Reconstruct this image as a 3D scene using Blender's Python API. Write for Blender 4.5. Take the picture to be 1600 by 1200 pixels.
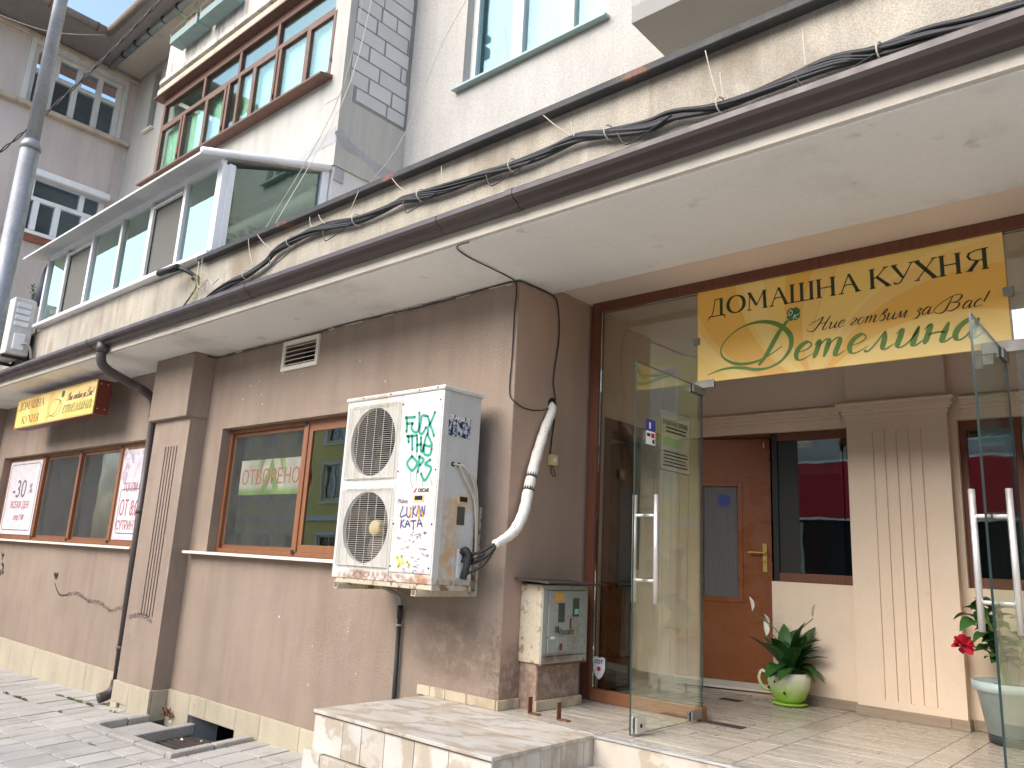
import bpy, math, random
from mathutils import Vector, Matrix
random.seed(7)
for o in list(bpy.data.objects): bpy.data.objects.remove(o)
S = bpy.context.scene
COL = S.collection
rad = math.radians

# ------------------------------------------------------------------ camera
CAM = Vector((3.536, -4.0, 1.545))
def cam_axes(a, b, c):
    fw0 = Vector((math.sin(a), math.cos(a), 0)); rt0 = Vector((math.cos(a), -math.sin(a), 0)); up0 = Vector((0, 0, 1))
    fw = fw0*math.cos(b) + up0*math.sin(b); up = up0*math.cos(b) - fw0*math.sin(b)
    return rt0*math.cos(c) + up*math.sin(c), up*math.cos(c) - rt0*math.sin(c), fw
r_, u_, f_ = cam_axes(rad(-41.6514), rad(12.726), rad(3.0347))
cd = bpy.data.cameras.new('camera'); cam = bpy.data.objects.new('camera', cd); COL.objects.link(cam)
cam.matrix_world = Matrix(((r_.x, u_.x, -f_.x, CAM.x), (r_.y, u_.y, -f_.y, CAM.y), (r_.z, u_.z, -f_.z, CAM.z), (0, 0, 0, 1)))
cd.sensor_fit = 'HORIZONTAL'; cd.sensor_width = 36; cd.lens = 1225.82/1600*36
cd.clip_start = .05; cd.clip_end = 3000
S.camera = cam

# ------------------------------------------------------------------ world, sun, exposure
SUN_EL, SUN_AZ = rad(38), rad(196)      # azimuth: compass angle from +Y clockwise
w = bpy.data.worlds.new('World'); S.world = w; w.use_nodes = True
nt = w.node_tree; nt.nodes.clear()
wo = nt.nodes.new('ShaderNodeOutputWorld'); bg = nt.nodes.new('ShaderNodeBackground'); sk = nt.nodes.new('ShaderNodeTexSky')
sk.sky_type = 'NISHITA'; sk.sun_disc = False; sk.sun_elevation = SUN_EL; sk.sun_rotation = SUN_AZ
sk.air_density = 1.0; sk.dust_density = 2.5; sk.ozone_density = 1.0
bg.inputs['Strength'].default_value = .15
nt.links.new(sk.outputs[0], bg.inputs[0]); nt.links.new(bg.outputs[0], wo.inputs[0])
sd = bpy.data.lights.new('sun', 'SUN'); sd.energy = .9; sd.angle = rad(55); sd.color = (1, .985, .965)
so = bpy.data.objects.new('sun', sd); COL.objects.link(so)
sdir = Vector((math.sin(SUN_AZ)*math.cos(SUN_EL), math.cos(SUN_AZ)*math.cos(SUN_EL), math.sin(SUN_EL)))
so.rotation_euler = sdir.to_track_quat('Z', 'Y').to_euler(); so.location = (0, -8, 20)
S.view_settings.view_transform = 'Standard'; S.view_settings.look = 'None'
S.view_settings.exposure = 1.46; S.view_settings.gamma = 1
S.render.engine = 'CYCLES'
S.cycles.use_denoising = True
S.cycles.max_bounces = 10; S.cycles.transparent_max_bounces = 16; S.cycles.glossy_bounces = 6; S.cycles.diffuse_bounces = 5
S.cycles.sample_clamp_indirect = 6; S.cycles.caustics_reflective = False; S.cycles.caustics_refractive = False

# ------------------------------------------------------------------ materials
MT = {}
def lin(c):
    f = lambda v: v/12.92 if v <= .04045 else ((v+.055)/1.055)**2.4
    return tuple(f(x/255.) for x in c)
class N:
    """small node helper"""
    def __init__(s, name):
        s.m = bpy.data.materials.new(name); s.m.use_nodes = True; s.t = s.m.node_tree; s.t.nodes.clear()
        s.out = s.new('ShaderNodeOutputMaterial'); s._tc = None; s.off = 0
    def new(s, t, **k):
        n = s.t.nodes.new(t)
        for a, b in k.items(): setattr(n, a, b)
        return n
    def lk(s, a, b): s.t.links.new(a, b)
    def put(s, sock, v):
        if hasattr(v, 'is_output'): s.lk(v, sock)
        elif isinstance(v, (tuple, list)) and len(v) == 3 and sock.type == 'RGBA': sock.default_value = (*v, 1)
        else: sock.default_value = v
    def co(s):
        if not s._tc:
            s._tc = s.new('ShaderNodeTexCoord').outputs['Object']
            if s.off: o = s.off; s.off = 0; s._tc = s.map((1, 1, 1), o)
        return s._tc
    def xyz(s):
        n = s.new('ShaderNodeSeparateXYZ'); s.lk(s.co(), n.inputs[0]); return n.outputs
    def rand(s): return s.new('ShaderNodeObjectInfo').outputs['Random']
    def map(s, scale=(1, 1, 1), rndoff=0, rot=(0, 0, 0), src=None):
        n = s.new('ShaderNodeMapping'); s.lk(src or s.co(), n.inputs[0]); n.inputs['Scale'].default_value = scale; n.inputs['Rotation'].default_value = rot
        if rndoff:
            m = s.math('MULTIPLY', s.rand(), rndoff); c = s.new('ShaderNodeCombineXYZ')
            for i in range(3): s.lk(m, c.inputs[i])
            s.lk(c.outputs[0], n.inputs['Location'])
        return n.outputs[0]
    def math(s, op, a, b=None, c=None, clamp=False):
        n = s.new('ShaderNodeMath', operation=op, use_clamp=clamp); s.put(n.inputs[0], a)
        if b is not None: s.put(n.inputs[1], b)
        if c is not None: s.put(n.inputs[2], c)
        return n.outputs[0]
    def rng(s, v, a, b, c=0., d=1., smooth=True):
        n = s.new('ShaderNodeMapRange'); n.interpolation_type = 'SMOOTHSTEP' if smooth else 'LINEAR'; n.clamp = True
        s.put(n.inputs[0], v)
        for i, x in zip((1, 2, 3, 4), (a, b, c, d)): n.inputs[i].default_value = x
        return n.outputs[0]
    def noise(s, scale, detail=4, rough=.55, vec=None, dist=0):
        n = s.new('ShaderNodeTexNoise'); n.inputs['Scale'].default_value = scale; n.inputs['Detail'].default_value = detail
        n.inputs['Roughness'].default_value = rough; n.inputs['Distortion'].default_value = dist
        s.lk(vec or s.co(), n.inputs['Vector']); return n.outputs['Fac']
    def mix(s, fac, a, b):
        n = s.new('ShaderNodeMix', data_type='RGBA'); s.put(n.inputs[0], fac); s.put(n.inputs[6], a); s.put(n.inputs[7], b); return n.outputs[2]
    def scale(s, col, f):
        n = s.new('ShaderNodeVectorMath', operation='SCALE'); s.put(n.inputs[0], col); s.put(n.inputs[3], f); return n.outputs[0]
    def bump(s, h, strength, dist=.01):
        n = s.new('ShaderNodeBump'); n.inputs['Strength'].default_value = strength; n.inputs['Distance'].default_value = dist
        s.lk(h, n.inputs['Height']); return n.outputs[0]
    def pbsdf(s, col, rough=.8, metal=0., spec=.4, nrm=None, trans=0, coat=0):
        p = s.new('ShaderNodeBsdfPrincipled'); s.put(p.inputs['Base Color'], col); s.put(p.inputs['Roughness'], rough)
        p.inputs['Metallic'].default_value = metal; p.inputs['Specular IOR Level'].default_value = spec
        p.inputs['Transmission Weight'].default_value = trans; p.inputs['Coat Weight'].default_value = coat
        if nrm: s.lk(nrm, p.inputs['Normal'])
        s.lk(p.outputs[0], s.out.inputs[0]); return p

def surf(name, rgb, rough=.85, var=.10, vs=1.2, fine=.06, fs=90, streak=0, bump=.25, bs=160, bd=.004, metal=0, spec=.35, rnd=0, over=None, spot=None, rvar=.08):
    """painted / plaster / stone surface: base colour with broad, fine and streaky variation and fine relief"""
    n = N(name); n.off = 17.3 if rnd else 0; c = n.new('ShaderNodeRGB'); c.outputs[0].default_value = (*lin(rgb), 1); col = c.outputs[0]
    f = n.rng(n.noise(vs, 5), .25, .75, 1-var, 1+var)
    f = n.math('MULTIPLY', f, n.rng(n.noise(fs, 3), .25, .75, 1-fine, 1+fine))
    if streak: f = n.math('MULTIPLY', f, n.rng(n.noise(6, 5, .6, n.map((1, 1, .12))), .35, .75, 1.02, 1-streak))
    if rnd: f = n.math('MULTIPLY', f, n.rng(n.rand(), 0, 1, 1-rnd, 1+rnd, False))
    col = n.scale(col, f)
    if over: col = over(n, col)
    h = n.noise(bs, 3)
    r = n.rng(n.noise(vs*3, 3), .3, .7, max(rough-rvar, .02), min(rough+rvar, 1))
    n.pbsdf(col, r, metal, spec, n.bump(h, bump, bd) if bump else None)
    MT[name] = n.m; return n.m
def plain(name, rgb, rough=.5, metal=0, spec=.5, rnd=0, coat=0):
    n = N(name); c = n.new('ShaderNodeRGB'); c.outputs[0].default_value = (*lin(rgb), 1); col = c.outputs[0]
    f = n.rng(n.noise(9, 4), .3, .7, .93, 1.06)
    if rnd: f = n.math('MULTIPLY', f, n.rng(n.rand(), 0, 1, 1-rnd, 1+rnd, False))
    n.pbsdf(n.scale(col, f), rough, metal, spec, coat=coat); MT[name] = n.m; return n.m
def glass(name, tint=(.93, .96, .95), ior=1.5, refl=1.0, base=0., gtint=(1, 1, 1), rough=0.):
    n = N(name); t = n.new('ShaderNodeBsdfTransparent'); t.inputs[0].default_value = (*tint, 1)
    g = n.new('ShaderNodeBsdfGlossy'); g.inputs['Roughness'].default_value = rough; g.inputs[0].default_value = (*gtint, 1)
    h = n.bump(n.noise(2.2, 2), .04, .02); n.lk(h, g.inputs['Normal'])
    fr = n.new('ShaderNodeFresnel'); fr.inputs[0].default_value = ior
    fac = n.math('MULTIPLY_ADD', fr.outputs[0], refl, base, clamp=True)
    m = n.new('ShaderNodeMixShader'); n.lk(fac, m.inputs[0]); n.lk(t.outputs[0], m.inputs[1]); n.lk(g.outputs[0], m.inputs[2])
    n.lk(m.outputs[0], n.out.inputs[0]); MT[name] = n.m; return n.m

def ov_patch(scale, lo, hi, rgb, amt=1., stretch=(1, 1, 1), detail=6):
    def f(n, col):
        m = n.math('MULTIPLY', n.rng(n.noise(scale, detail, .6, n.map(stretch)), lo, hi), amt)
        return n.mix(m, col, lin(rgb))
    return f
def ov_all(*fs):
    def f(n, col):
        for g in fs: col = g(n, col)
        return col
    return f
def ov_ball(cx, cy, cz, rx, ry, rz, rgb, amt=.8, ns=14, thr=.45):
    """an irregular mark with a centre and size of its own"""
    def f(n, col):
        x = n.xyz(); s = None
        for o, c, r in zip(x, (cx, cy, cz), (rx, ry, rz)):
            d = n.math('POWER', n.math('ABSOLUTE', n.math('DIVIDE', n.math('SUBTRACT', o, c), r)), 2.); s = d if s is None else n.math('ADD', s, d)
        m = n.math('MULTIPLY', n.rng(s, .1, 1., 1, 0), n.rng(n.noise(ns, 6, .65), thr-.12, thr+.15))
        return n.mix(n.math('MULTIPLY', m, amt), col, lin(rgb))
    return f

# wall of the ground floor: taupe textured paint with smudges
surf('taupe', (154, 137, 122), .9, .09, .9, .16, 110, .12, .9, 140, .007,
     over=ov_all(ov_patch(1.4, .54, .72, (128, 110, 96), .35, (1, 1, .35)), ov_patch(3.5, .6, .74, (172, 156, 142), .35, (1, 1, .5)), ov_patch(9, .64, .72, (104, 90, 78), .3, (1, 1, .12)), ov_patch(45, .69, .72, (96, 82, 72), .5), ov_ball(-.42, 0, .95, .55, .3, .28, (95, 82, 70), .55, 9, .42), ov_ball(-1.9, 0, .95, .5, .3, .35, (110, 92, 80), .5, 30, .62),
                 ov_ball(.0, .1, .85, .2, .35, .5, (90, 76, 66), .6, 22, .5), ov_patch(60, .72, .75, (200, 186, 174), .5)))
surf('taupe_side', (172, 147, 128), .9, .08, .9, .07, 110, .06, .5, 230, .004,
     over=ov_all(ov_ball(.1, .35, .8, .4, .6, .35, (96, 80, 70), .6, 16, .45), ov_ball(.15, .17, 1.05, .15, .05, .25, (200, 185, 172), .9, 14, .42), ov_patch(60, .7, .74, (190, 170, 158), .5)))
surf('beige_in', (230, 210, 186), .85, .05, .8, .03, 90, .02, .2, 200, .002, over=ov_patch(5, .66, .8, (150, 132, 118), .3))
surf('beige_hi', (224, 206, 186), .85, .05, .8, .03, 90, 0, .2, 200, .002)
surf('balcony_under', (150, 148, 142), .92, .05, .8, .03, 60, 0, .2, 120, .002)
surf('soffit', (228, 226, 219), .92, .05, .6, .03, 60, 0, .2, 120, .002, over=ov_all(ov_patch(1.1, .52, .75, (176, 170, 158), .6), ov_patch(4, .62, .72, (160, 152, 138), .4), ov_patch(70, .73, .75, (130, 120, 108), .35)))
surf('cream', (202, 194, 180), .9, .06, 1.5, .04, 70, .08, .3, 140, .003)
surf('band', (178, 170, 155), .95, .12, 1.3, .22, 120, .22, .8, 170, .006,
     over=ov_all(ov_patch(1.6, .52, .72, (124, 110, 92), .6, (1, 1, .5)), ov_patch(2.4, .6, .75, (222, 214, 200), .7, (1, 1, .35)), ov_patch(5, .6, .75, (120, 104, 84), .4, (1, 1, .15))))
surf('stucco', (180, 177, 171), .95, .06, .8, .2, 110, .08, 1., 130, .008)
surf('stucco_grey', (180, 177, 170), .95, .07, .8, .06, 110, .14, .5, 150, .005,
     over=ov_all(ov_patch(1.5, .56, .74, (170, 166, 160), .6, (1, 1, .6)), ov_patch(7, .6, .78, (150, 146, 138), .35, (1, 1, .1))))
surf('streaked', (196, 192, 184), .95, .08, 1.2, .08, 110, .3, .5, 150, .005, over=ov_patch(16, .5, .7, (112, 108, 102), .7, (1, 1, .12)))
surf('pier_white', (210, 208, 203), .9, .06, 1.5, .05, 90, .05, .4, 120, .005, over=ov_patch(9, .66, .74, (150, 148, 144), .6))
surf('aac', (196, 195, 193), .95, .04, 2, .05, 130, 0, .5, 120, .003, rnd=.04)
surf('mortar', (136, 135, 133), .95, .1, 3, .08, 90, 0, .6, 80, .006)
surf('smear', (166, 166, 166), .95, .1, 3, .08, 90, .1, .5, 90, .005)
surf('wing', (198, 186, 179), .92, .07, .6, .05, 100, .1, .5, 130, .004,
     over=ov_all(ov_patch(1.5, .6, .68, (196, 188, 178), .6), ov_patch(4, .68, .72, (150, 132, 122), .5)))
surf('moulding', (190, 176, 156), .92, .12, 2, .08, 90, .15, .5, 100, .006, over=ov_patch(6, .6, .7, (140, 110, 84), .6))
surf('eave_dark', (132, 126, 121), .92, .1, 1.2, .05, 90, .1, .3, 100, .004)
surf('eave_main', (190, 182, 168), .92, .08, .8, .05, 90, 0, .3, 100, .004, over=ov_patch(2, .6, .72, (150, 138, 122), .5))
surf('plinth', (178, 168, 146), .8, .08, 2, .05, 60, .12, .35, 70, .004, rnd=.05, over=ov_all(ov_patch(2.5, .55, .75, (178, 160, 128), .5, (1, 1, .3)), ov_patch(14, .66, .74, (120, 104, 84), .5)))
surf('grout', (118, 108, 94), .95, .1, 3, .08, 60, 0, .4, 60, .004)
surf('slab', (172, 168, 160), .93, .06, 1.5, .09, 70, 0, .5, 90, .004, rnd=.09, over=ov_all(ov_patch(3.2, .5, .72, (140, 136, 127), .6), ov_patch(30, .67, .73, (104, 98, 90), .6)))
surf('slab_base', (84, 80, 70), .95, .2, 3, .15, 60, 0, .5, 60, .006, over=ov_patch(3, .55, .65, (86, 96, 60), .5))
surf('kerb', (160, 156, 148), .95, .1, 3, .14, 60, 0, .8, 60, .008, rnd=.06, over=ov_patch(12, .62, .7, (110, 106, 100), .6))
surf('pale_street', (164, 162, 158), .95, .1, .8, .2, 90, 0, .7, 120, .006)  # unseen street, coloured pale to bounce light under the canopy
surf('iron', (70, 64, 60), .8, .2, 4, .2, 90, 0, .4, 120, .003, over=ov_patch(8, .5, .7, (96, 66, 46), .6))
surf('rust', (112, 72, 50), .85, .2, 8, .2, 120, 0, .5, 150, .003, over=ov_patch(10, .5, .65, (70, 52, 46), .7))
surf('gutter', (66, 56, 54), .42, .06, 2, .05, 60, 0, .05, 100, .002, spec=.5)
surf('pipe_brown', (74, 66, 64), .45, .08, 4, .06, 60, 0, .1, 100, .002, spec=.5, over=ov_patch(5, .62, .7, (110, 120, 96), .4))
surf('flash', (66, 66, 66), .6, .12, 4, .1, 60, .1, .2, 60, .003, over=ov_patch(3, .58, .66, (150, 96, 70), .7, (1, 1, 1)))
surf('sill_white', (226, 218, 204), .5, .04, 2, .02, 60, .04, .05, 60, .002)
surf('pvc', (232, 233, 233), .4, .03, 3, .02, 60, .06, .03, 60, .002, spec=.45)
surf('pvc_old', (206, 206, 202), .6, .06, 3, .05, 60, .15, .1, 60, .002, over=ov_patch(8, .62, .72, (160, 150, 136), .5, (1, 1, .3)))
surf('alu_roof', (196, 198, 196), .45, .06, 1.5, .04, 60, .06, .05, 60, .002)
surf('sill_teal', (150, 172, 172), .45, .05, 2, .04, 60, 0, .05, 60, .002)
surf('red_frame', (104, 76, 64), .55, .06, 3, .04, 60, .05, .08, 70, .002)
def ov_wood(rgb, amt=.5, ax=2):
    st = [30, 30, 30]; st[ax] = 1.2
    def f(n, col): return n.mix(n.math('MULTIPLY', n.rng(n.noise(1.6, 6, .6, n.map(tuple(st))), .4, .7), amt), col, lin(rgb))
    return f
surf('brown_frame', (138, 92, 62), .45, .06, 2, .03, 60, 0, .08, 90, .002, spec=.45, over=ov_wood((124, 78, 50), .6))
surf('dark_frame', (112, 66, 46), .5, .06, 2, .03, 60, 0, .08, 90, .002, spec=.45, over=ov_wood((84, 46, 32), .6))
surf('door_wood', (146, 84, 42), .3, .05, 2, .02, 60, 0, .05, 90, .002, spec=.5, over=ov_wood((126, 70, 34), .3))
surf('brass', (206, 172, 96), .35, .03, 6, .02, 60, 0, 0, 60, .001, metal=.85)
surf('steel', (222, 220, 216), .42, .03, 6, .02, 60, 0, 0, 60, .001, metal=.75)
surf('galv', (150, 152, 154), .5, .12, 5, .08, 40, .25, .06, 60, .002, metal=.45)
surf('roof_tile', (150, 98, 80), .9, .15, 3, .1, 60, 0, .4, 60, .004, rnd=.1)
surf('steel_dull', (150, 148, 145), .5, .03, 6, .02, 60, 0, 0, 60, .001, metal=.6)
surf('zinc', (150, 158, 160), .5, .15, 4, .08, 60, 0, .1, 60, .003, metal=.4)
surf('oldgut', (132, 122, 110), .7, .15, 4, .1, 60, 0, .2, 60, .003)
# air conditioner paint: yellowed white with rust marks of their own places
surf('ac_paint', (206, 204, 197), .5, .04, 3, .03, 70, .05, .05, 60, .001, spec=.45,
     over=ov_all(ov_patch(5, .5, .72, (176, 168, 148), .6, (1, 1, .4)), ov_patch(26, .62, .7, (140, 126, 106), .5),
                 ov_ball(-.93, -.5, 1.40, .16, .06, .05, (116, 74, 46), .95, 18, .46), ov_ball(-.27, -.5, 1.40, .13, .06, .06, (166, 104, 58), .9, 16, .46),
                 ov_ball(-.7, -.5, 1.38, .6, .08, .07, (140, 92, 56), .9, 22, .48), ov_ball(-.2, -.35, 1.38, .1, .3, .05, (150, 96, 58), .8, 22, .48),
                 ov_ball(-.9, -.5, 2.66, .35, .3, .03, (176, 128, 90), .7, 26, .5)))
surf('ac_side', (196, 196, 192), .5, .04, 3, .03, 70, .06, .05, 60, .001, spec=.45,
     over=ov_all(ov_ball(-.165, -.38, 1.62, .2, .13, .38, (198, 158, 100), .85, 11, .47), ov_ball(-.165, -.30, 1.88, .2, .15, .07, (204, 166, 110), .9, 9, .42),
                 ov_ball(-.165, -.3, 1.38, .2, .35, .04, (150, 92, 52), .9, 26, .5), ov_ball(-.165, -.14, 1.9, .2, .03, .5, (176, 132, 86), .6, 20, .5)))
surf('ac_frame', (190, 180, 156), .7, .1, 5, .08, 70, .1, .2, 60, .002, over=ov_patch(14, .52, .6, (120, 78, 48), .85))
surf('grille', (198, 193, 180), .5, .08, 6, .05, 60, 0, 0, 60, .001, over=ov_patch(9, .62, .72, (150, 120, 84), .6))
surf('coil', (30, 27, 32), .8, .1, 6, .1, 90, 0, .2, 90, .002)
surf('shroud', (72, 68, 64), .6, .1, 5, .06, 60, 0, .1, 60, .002)
surf('fan_blade', (84, 72, 64), .6, .12, 6, .08, 60, 0, .1, 60, .002)
surf('fan_hub', (206, 186, 132), .5, .08, 9, .05, 60, 0, .1, 60, .002)
surf('lagging', (226, 222, 212), .8, .06, 9, .08, 60, 0, .6, 40, .008, over=ov_patch(12, .64, .67, (50, 46, 44), .8))
surf('meter', (160, 162, 152), .6, .08, 5, .06, 70, .08, .2, 70, .002,
     over=ov_all(ov_patch(24, .60, .67, (122, 82, 50), .75), ov_ball(.26, .3, .94, .1, .4, .06, (104, 60, 36), .95, 18, .42), ov_ball(.26, .5, 1.1, .1, .12, .2, (150, 106, 66), .8, 26, .5)))
surf('meter_side', (196, 186, 162), .8, .1, 6, .08, 70, .1, .4, 70, .004, over=ov_all(ov_patch(16, .55, .62, (150, 112, 76), .8), ov_patch(6, .56, .62, (176, 150, 136), .9)))
# veined marble
def marble(name, base, vein, vein2, rnd=3.7, rough=.35):
    n = N(name); v = n.map((.8, 2.0, .8), rnd, (.3, .5, .6)); d = n.noise(1.9, 5, .6, v)
    c = n.new('ShaderNodeCombineXYZ')
    for i in range(3): n.lk(d, c.inputs[i])
    a = n.new('ShaderNodeVectorMath', operation='ADD'); n.lk(v, a.inputs[0]); n.lk(c.outputs[0], a.inputs[1])
    w_ = n.new('ShaderNodeTexWave'); w_.inputs['Scale'].default_value = 1.25; w_.inputs['Distortion'].default_value = 7; w_.inputs['Detail'].default_value = 4; w_.inputs['Detail Scale'].default_value = 1.6; n.lk(a.outputs[0], w_.inputs[0])
    col = n.mix(n.rng(n.noise(2.6, 5, .6, v), .3, .8), lin(base), lin(vein2))
    col = n.mix(n.math('MULTIPLY', n.rng(w_.outputs['Fac'], .35, 1.), .6), col, lin(vein))
    f = n.math('MULTIPLY', n.rng(n.rand(), 0, 1, .9, 1.05, False), n.rng(n.noise(60, 3), .3, .7, .97, 1.03)); col = n.scale(col, f)
    n.pbsdf(col, n.rng(n.noise(5, 3), .3, .7, rough-.08, rough+.12), 0, .45, n.bump(n.noise(18, 4), .06, .004)); MT[name] = n.m
marble('marble', (204, 200, 192), (158, 140, 114), (186, 173, 152), 3.7, .4)
marble('marble_skirt', (200, 188, 164), (150, 132, 108), (178, 160, 132), 5.1, .5)
# plank-look floor tile
def plank_mat():
    n = N('floor_tile'); v = n.map((1.4, 22, 1), 9.3)
    col = n.mix(n.rng(n.noise(1.6, 6, .6, v), .35, .7), lin((190, 183, 170)), lin((168, 158, 143)))
    col = n.scale(col, n.rng(n.rand(), 0, 1, .88, 1.07, False))
    n.pbsdf(col, n.rng(n.noise(6, 4), .3, .7, .22, .38), 0, .45, n.bump(n.noise(2, 5, .6, v), .08, .002)); MT['floor_tile'] = n.m
plank_mat()
surf('skirt_tile', (158, 142, 122), .5, .08, 3, .05, 60, 0, .1, 60, .002, over=ov_wood((130, 114, 96), .6, 0))
glass('glass_clear', (.93, .96, .95), 1.5, 1.0, .05, (.95, 1, .95))
glass('glass_door', (.95, .975, .96), 1.45, .42, .0, (.95, 1, .95))
glass('glass_win', (.72, .74, .73), 1.52, 1.3, .14, (.97, 1, .97))
glass('glass_net', (.30, .30, .30), 1.45, .7, .02, (.8, .8, .8))
glass('glass_balc', (.42, .56, .54), 1.6, 1.2, .60, (.70, .84, .74))
glass('glass_side', (.62, .72, .68), 1.5, 1.1, .08, (.8, .95, .92))
glass('glass_mint', (.92, .98, .95), 1.4, .45, .03, (.85, 1, .96))
glass('glass_upper', (.84, .93, .95), 1.4, .12, .02, (.80, .93, .96))
def net_mat():
    n = N('net'); t = n.new('ShaderNodeBsdfTransparent'); d = n.new('ShaderNodeBsdfDiffuse'); d.inputs[0].default_value = (*lin((92, 94, 92)), 1); m = n.new('ShaderNodeMixShader')
    n.lk(n.rng(n.noise(3, 4), .3, .7, .20, .36), m.inputs[0]); n.lk(t.outputs[0], m.inputs[1]); n.lk(d.outputs[0], m.inputs[2]); n.lk(m.outputs[0], n.out.inputs[0]); MT['net'] = n.m
net_mat()
def net_pane():
    n = N('net_pane'); t = n.new('ShaderNodeBsdfTransparent'); d = n.new('ShaderNodeBsdfDiffuse'); d.inputs[0].default_value = (*lin((122, 122, 116)), 1); m = n.new('ShaderNodeMixShader'); m.inputs[0].default_value = .72
    n.lk(t.outputs[0], m.inputs[1]); n.lk(d.outputs[0], m.inputs[2]); n.lk(m.outputs[0], n.out.inputs[0]); MT['net_pane'] = n.m
net_pane()
plain('glass_edge', (44, 58, 56), .15)
plain('black', (22, 22, 23), .5); plain('cable_black', (34, 34, 36), .55, rnd=.25); plain('rubber', (40, 38, 38), .6)
plain('cable_grey', (150, 148, 142), .6); plain('tie_white', (190, 182, 164), .6); plain('white', (235, 234, 230), .5)
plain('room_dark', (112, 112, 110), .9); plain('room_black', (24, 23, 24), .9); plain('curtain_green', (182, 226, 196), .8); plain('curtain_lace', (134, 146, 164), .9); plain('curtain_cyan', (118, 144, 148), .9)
plain('curtain_grey', (164, 170, 168), .9); plain('box_white', (222, 222, 216), .6)
plain('red_box', (104, 42, 30), .45, rnd=0); plain('paper', (204, 200, 202), .6); plain('paper_pink', (214, 190, 204), .6); plain('ink_red', (168, 84, 96), .6); plain('ink_grey', (110, 96, 110), .6)
plain('ink_faded', (146, 88, 74), .6); plain('ink_dark', (48, 58, 34), .5); plain('ink_black', (36, 32, 28), .5); plain('ink_green', (104, 140, 60), .5); plain('clover', (66, 130, 60), .5)
plain('spray_green', (40, 150, 126), .5); plain('spray_purple', (92, 84, 140), .5); plain('spray_silver', (196, 196, 198), .4); plain('spray_yellow', (226, 206, 96), .5); plain('spray_black', (92, 80, 78), .8)
plain('blue', (52, 66, 140), .5); plain('label_orange', (230, 160, 60), .6); plain('meter_glass', (58, 66, 62), .25); plain('led_green', (120, 200, 170), .4)
plain('box_teal', (120, 142, 138), .7); plain('pot_redbrown', (136, 76, 72), .7); plain('umbrella', (72, 78, 88), .8)
plain('pot_blue', (176, 194, 194), .45); plain('pot_base', (52, 58, 60), .5); plain('soil', (58, 44, 34), .95)
plain('petal_red', (204, 36, 62), .6); plain('spathe', (236, 234, 222), .6); plain('stem', (96, 120, 62), .6)
surf('leaf', (50, 92, 40), .45, .15, 8, .08, 60, 0, .05, 60, .002, rnd=.25, spec=.45)
surf('leaf_pale', (104, 134, 78), .6, .15, 8, .08, 60, 0, .05, 60, .002, rnd=.25)
surf('weed', (112, 122, 74), .8, .2, 6, .1, 60, 0, .1, 60, .002, rnd=.2)
surf('weed_dry', (128, 124, 80), .9, .2, 9, .1, 60, 0, .1, 60, .002, rnd=.2)
surf('yellow_house', (236, 216, 136), .9, .05, .7, .05, 80, .05, .3, 100, .004)
surf('grey_house', (176, 178, 168), .9, .08, 1, .06, 60, .1, .3, 80, .004)
surf('red_fascia', (176, 30, 40), .5, .03, 1, .02, 60, 0, .03, 60, .001)
surf('trim_white', (228, 226, 218), .8, .04, 1, .03, 60, .05, .1, 60, .002)
def pot_mat():
    n = N('pot_cup'); z = n.xyz()[2]
    m = n.math('ADD', n.rng(z, .66, .86, 0, 1), n.rng(n.noise(6, 4), .3, .7, -.2, .2), clamp=True)
    n.pbsdf(n.mix(m, lin((150, 190, 60)), lin((232, 230, 206))), .25, 0, .5); MT['pot_cup'] = n.m
pot_mat()
def sign_mat(name, cx, cz, dull=1.):
    """printed sign: two yellows in curved rays spreading from a centre"""
    n = N(name); x = n.xyz(); dx = n.math('SUBTRACT', x[0], cx); dz = n.math('SUBTRACT', x[2], cz)
    rr = n.math('SQRT', n.math('ADD', n.math('MULTIPLY', dx, dx), n.math('MULTIPLY', dz, dz)))
    an = n.math('ARCTAN2', dz, dx); an = n.math('ADD', an, n.math('MULTIPLY', rr, .55))
    s1 = n.rng(n.math('SINE', n.math('MULTIPLY', an, 7)), .0, .12); s2 = n.rng(n.math('SINE', n.math('MULTIPLY_ADD', an, 10, 1.3)), .55, .62)
    col = n.mix(n.math('MULTIPLY', s1, .75), lin((250, 212, 118)), lin((242, 182, 78)))
    col = n.mix(n.math('MULTIPLY', s2, .4), col, lin((254, 226, 150)))
    n.pbsdf(n.scale(col, dull), .35, 0, .4); MT[name] = n.m
sign_mat('sign_print', 1.78, 2.72); sign_mat('sign_print_far', -7.6, 2.6)
def ribbed():
    n = N('ribbed_glass'); x = n.xyz()
    h = n.math('SINE', n.math('MULTIPLY', x[0], 420.)); n.pbsdf(lin((116, 112, 112)), .25, 0, .6, n.bump(h, .5, .004)); MT['ribbed_glass'] = n.m
ribbed()
def sticker_mat():
    n = N('sticker_photo'); v = n.noise(30, 4); n.pbsdf(n.mix(n.rng(v, .45, .58), lin((34, 40, 62)), lin((196, 204, 214))), .5, 0, .4); MT['sticker_photo'] = n.m
sticker_mat()
def ornament():
    n = N('poster_ornament'); v = n.noise(9, 5, .6); n.pbsdf(n.mix(n.rng(v, .4, .6), lin((176, 160, 174)), lin((230, 226, 232))), .6, 0, .3); MT['poster_ornament'] = n.m
ornament()

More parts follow.
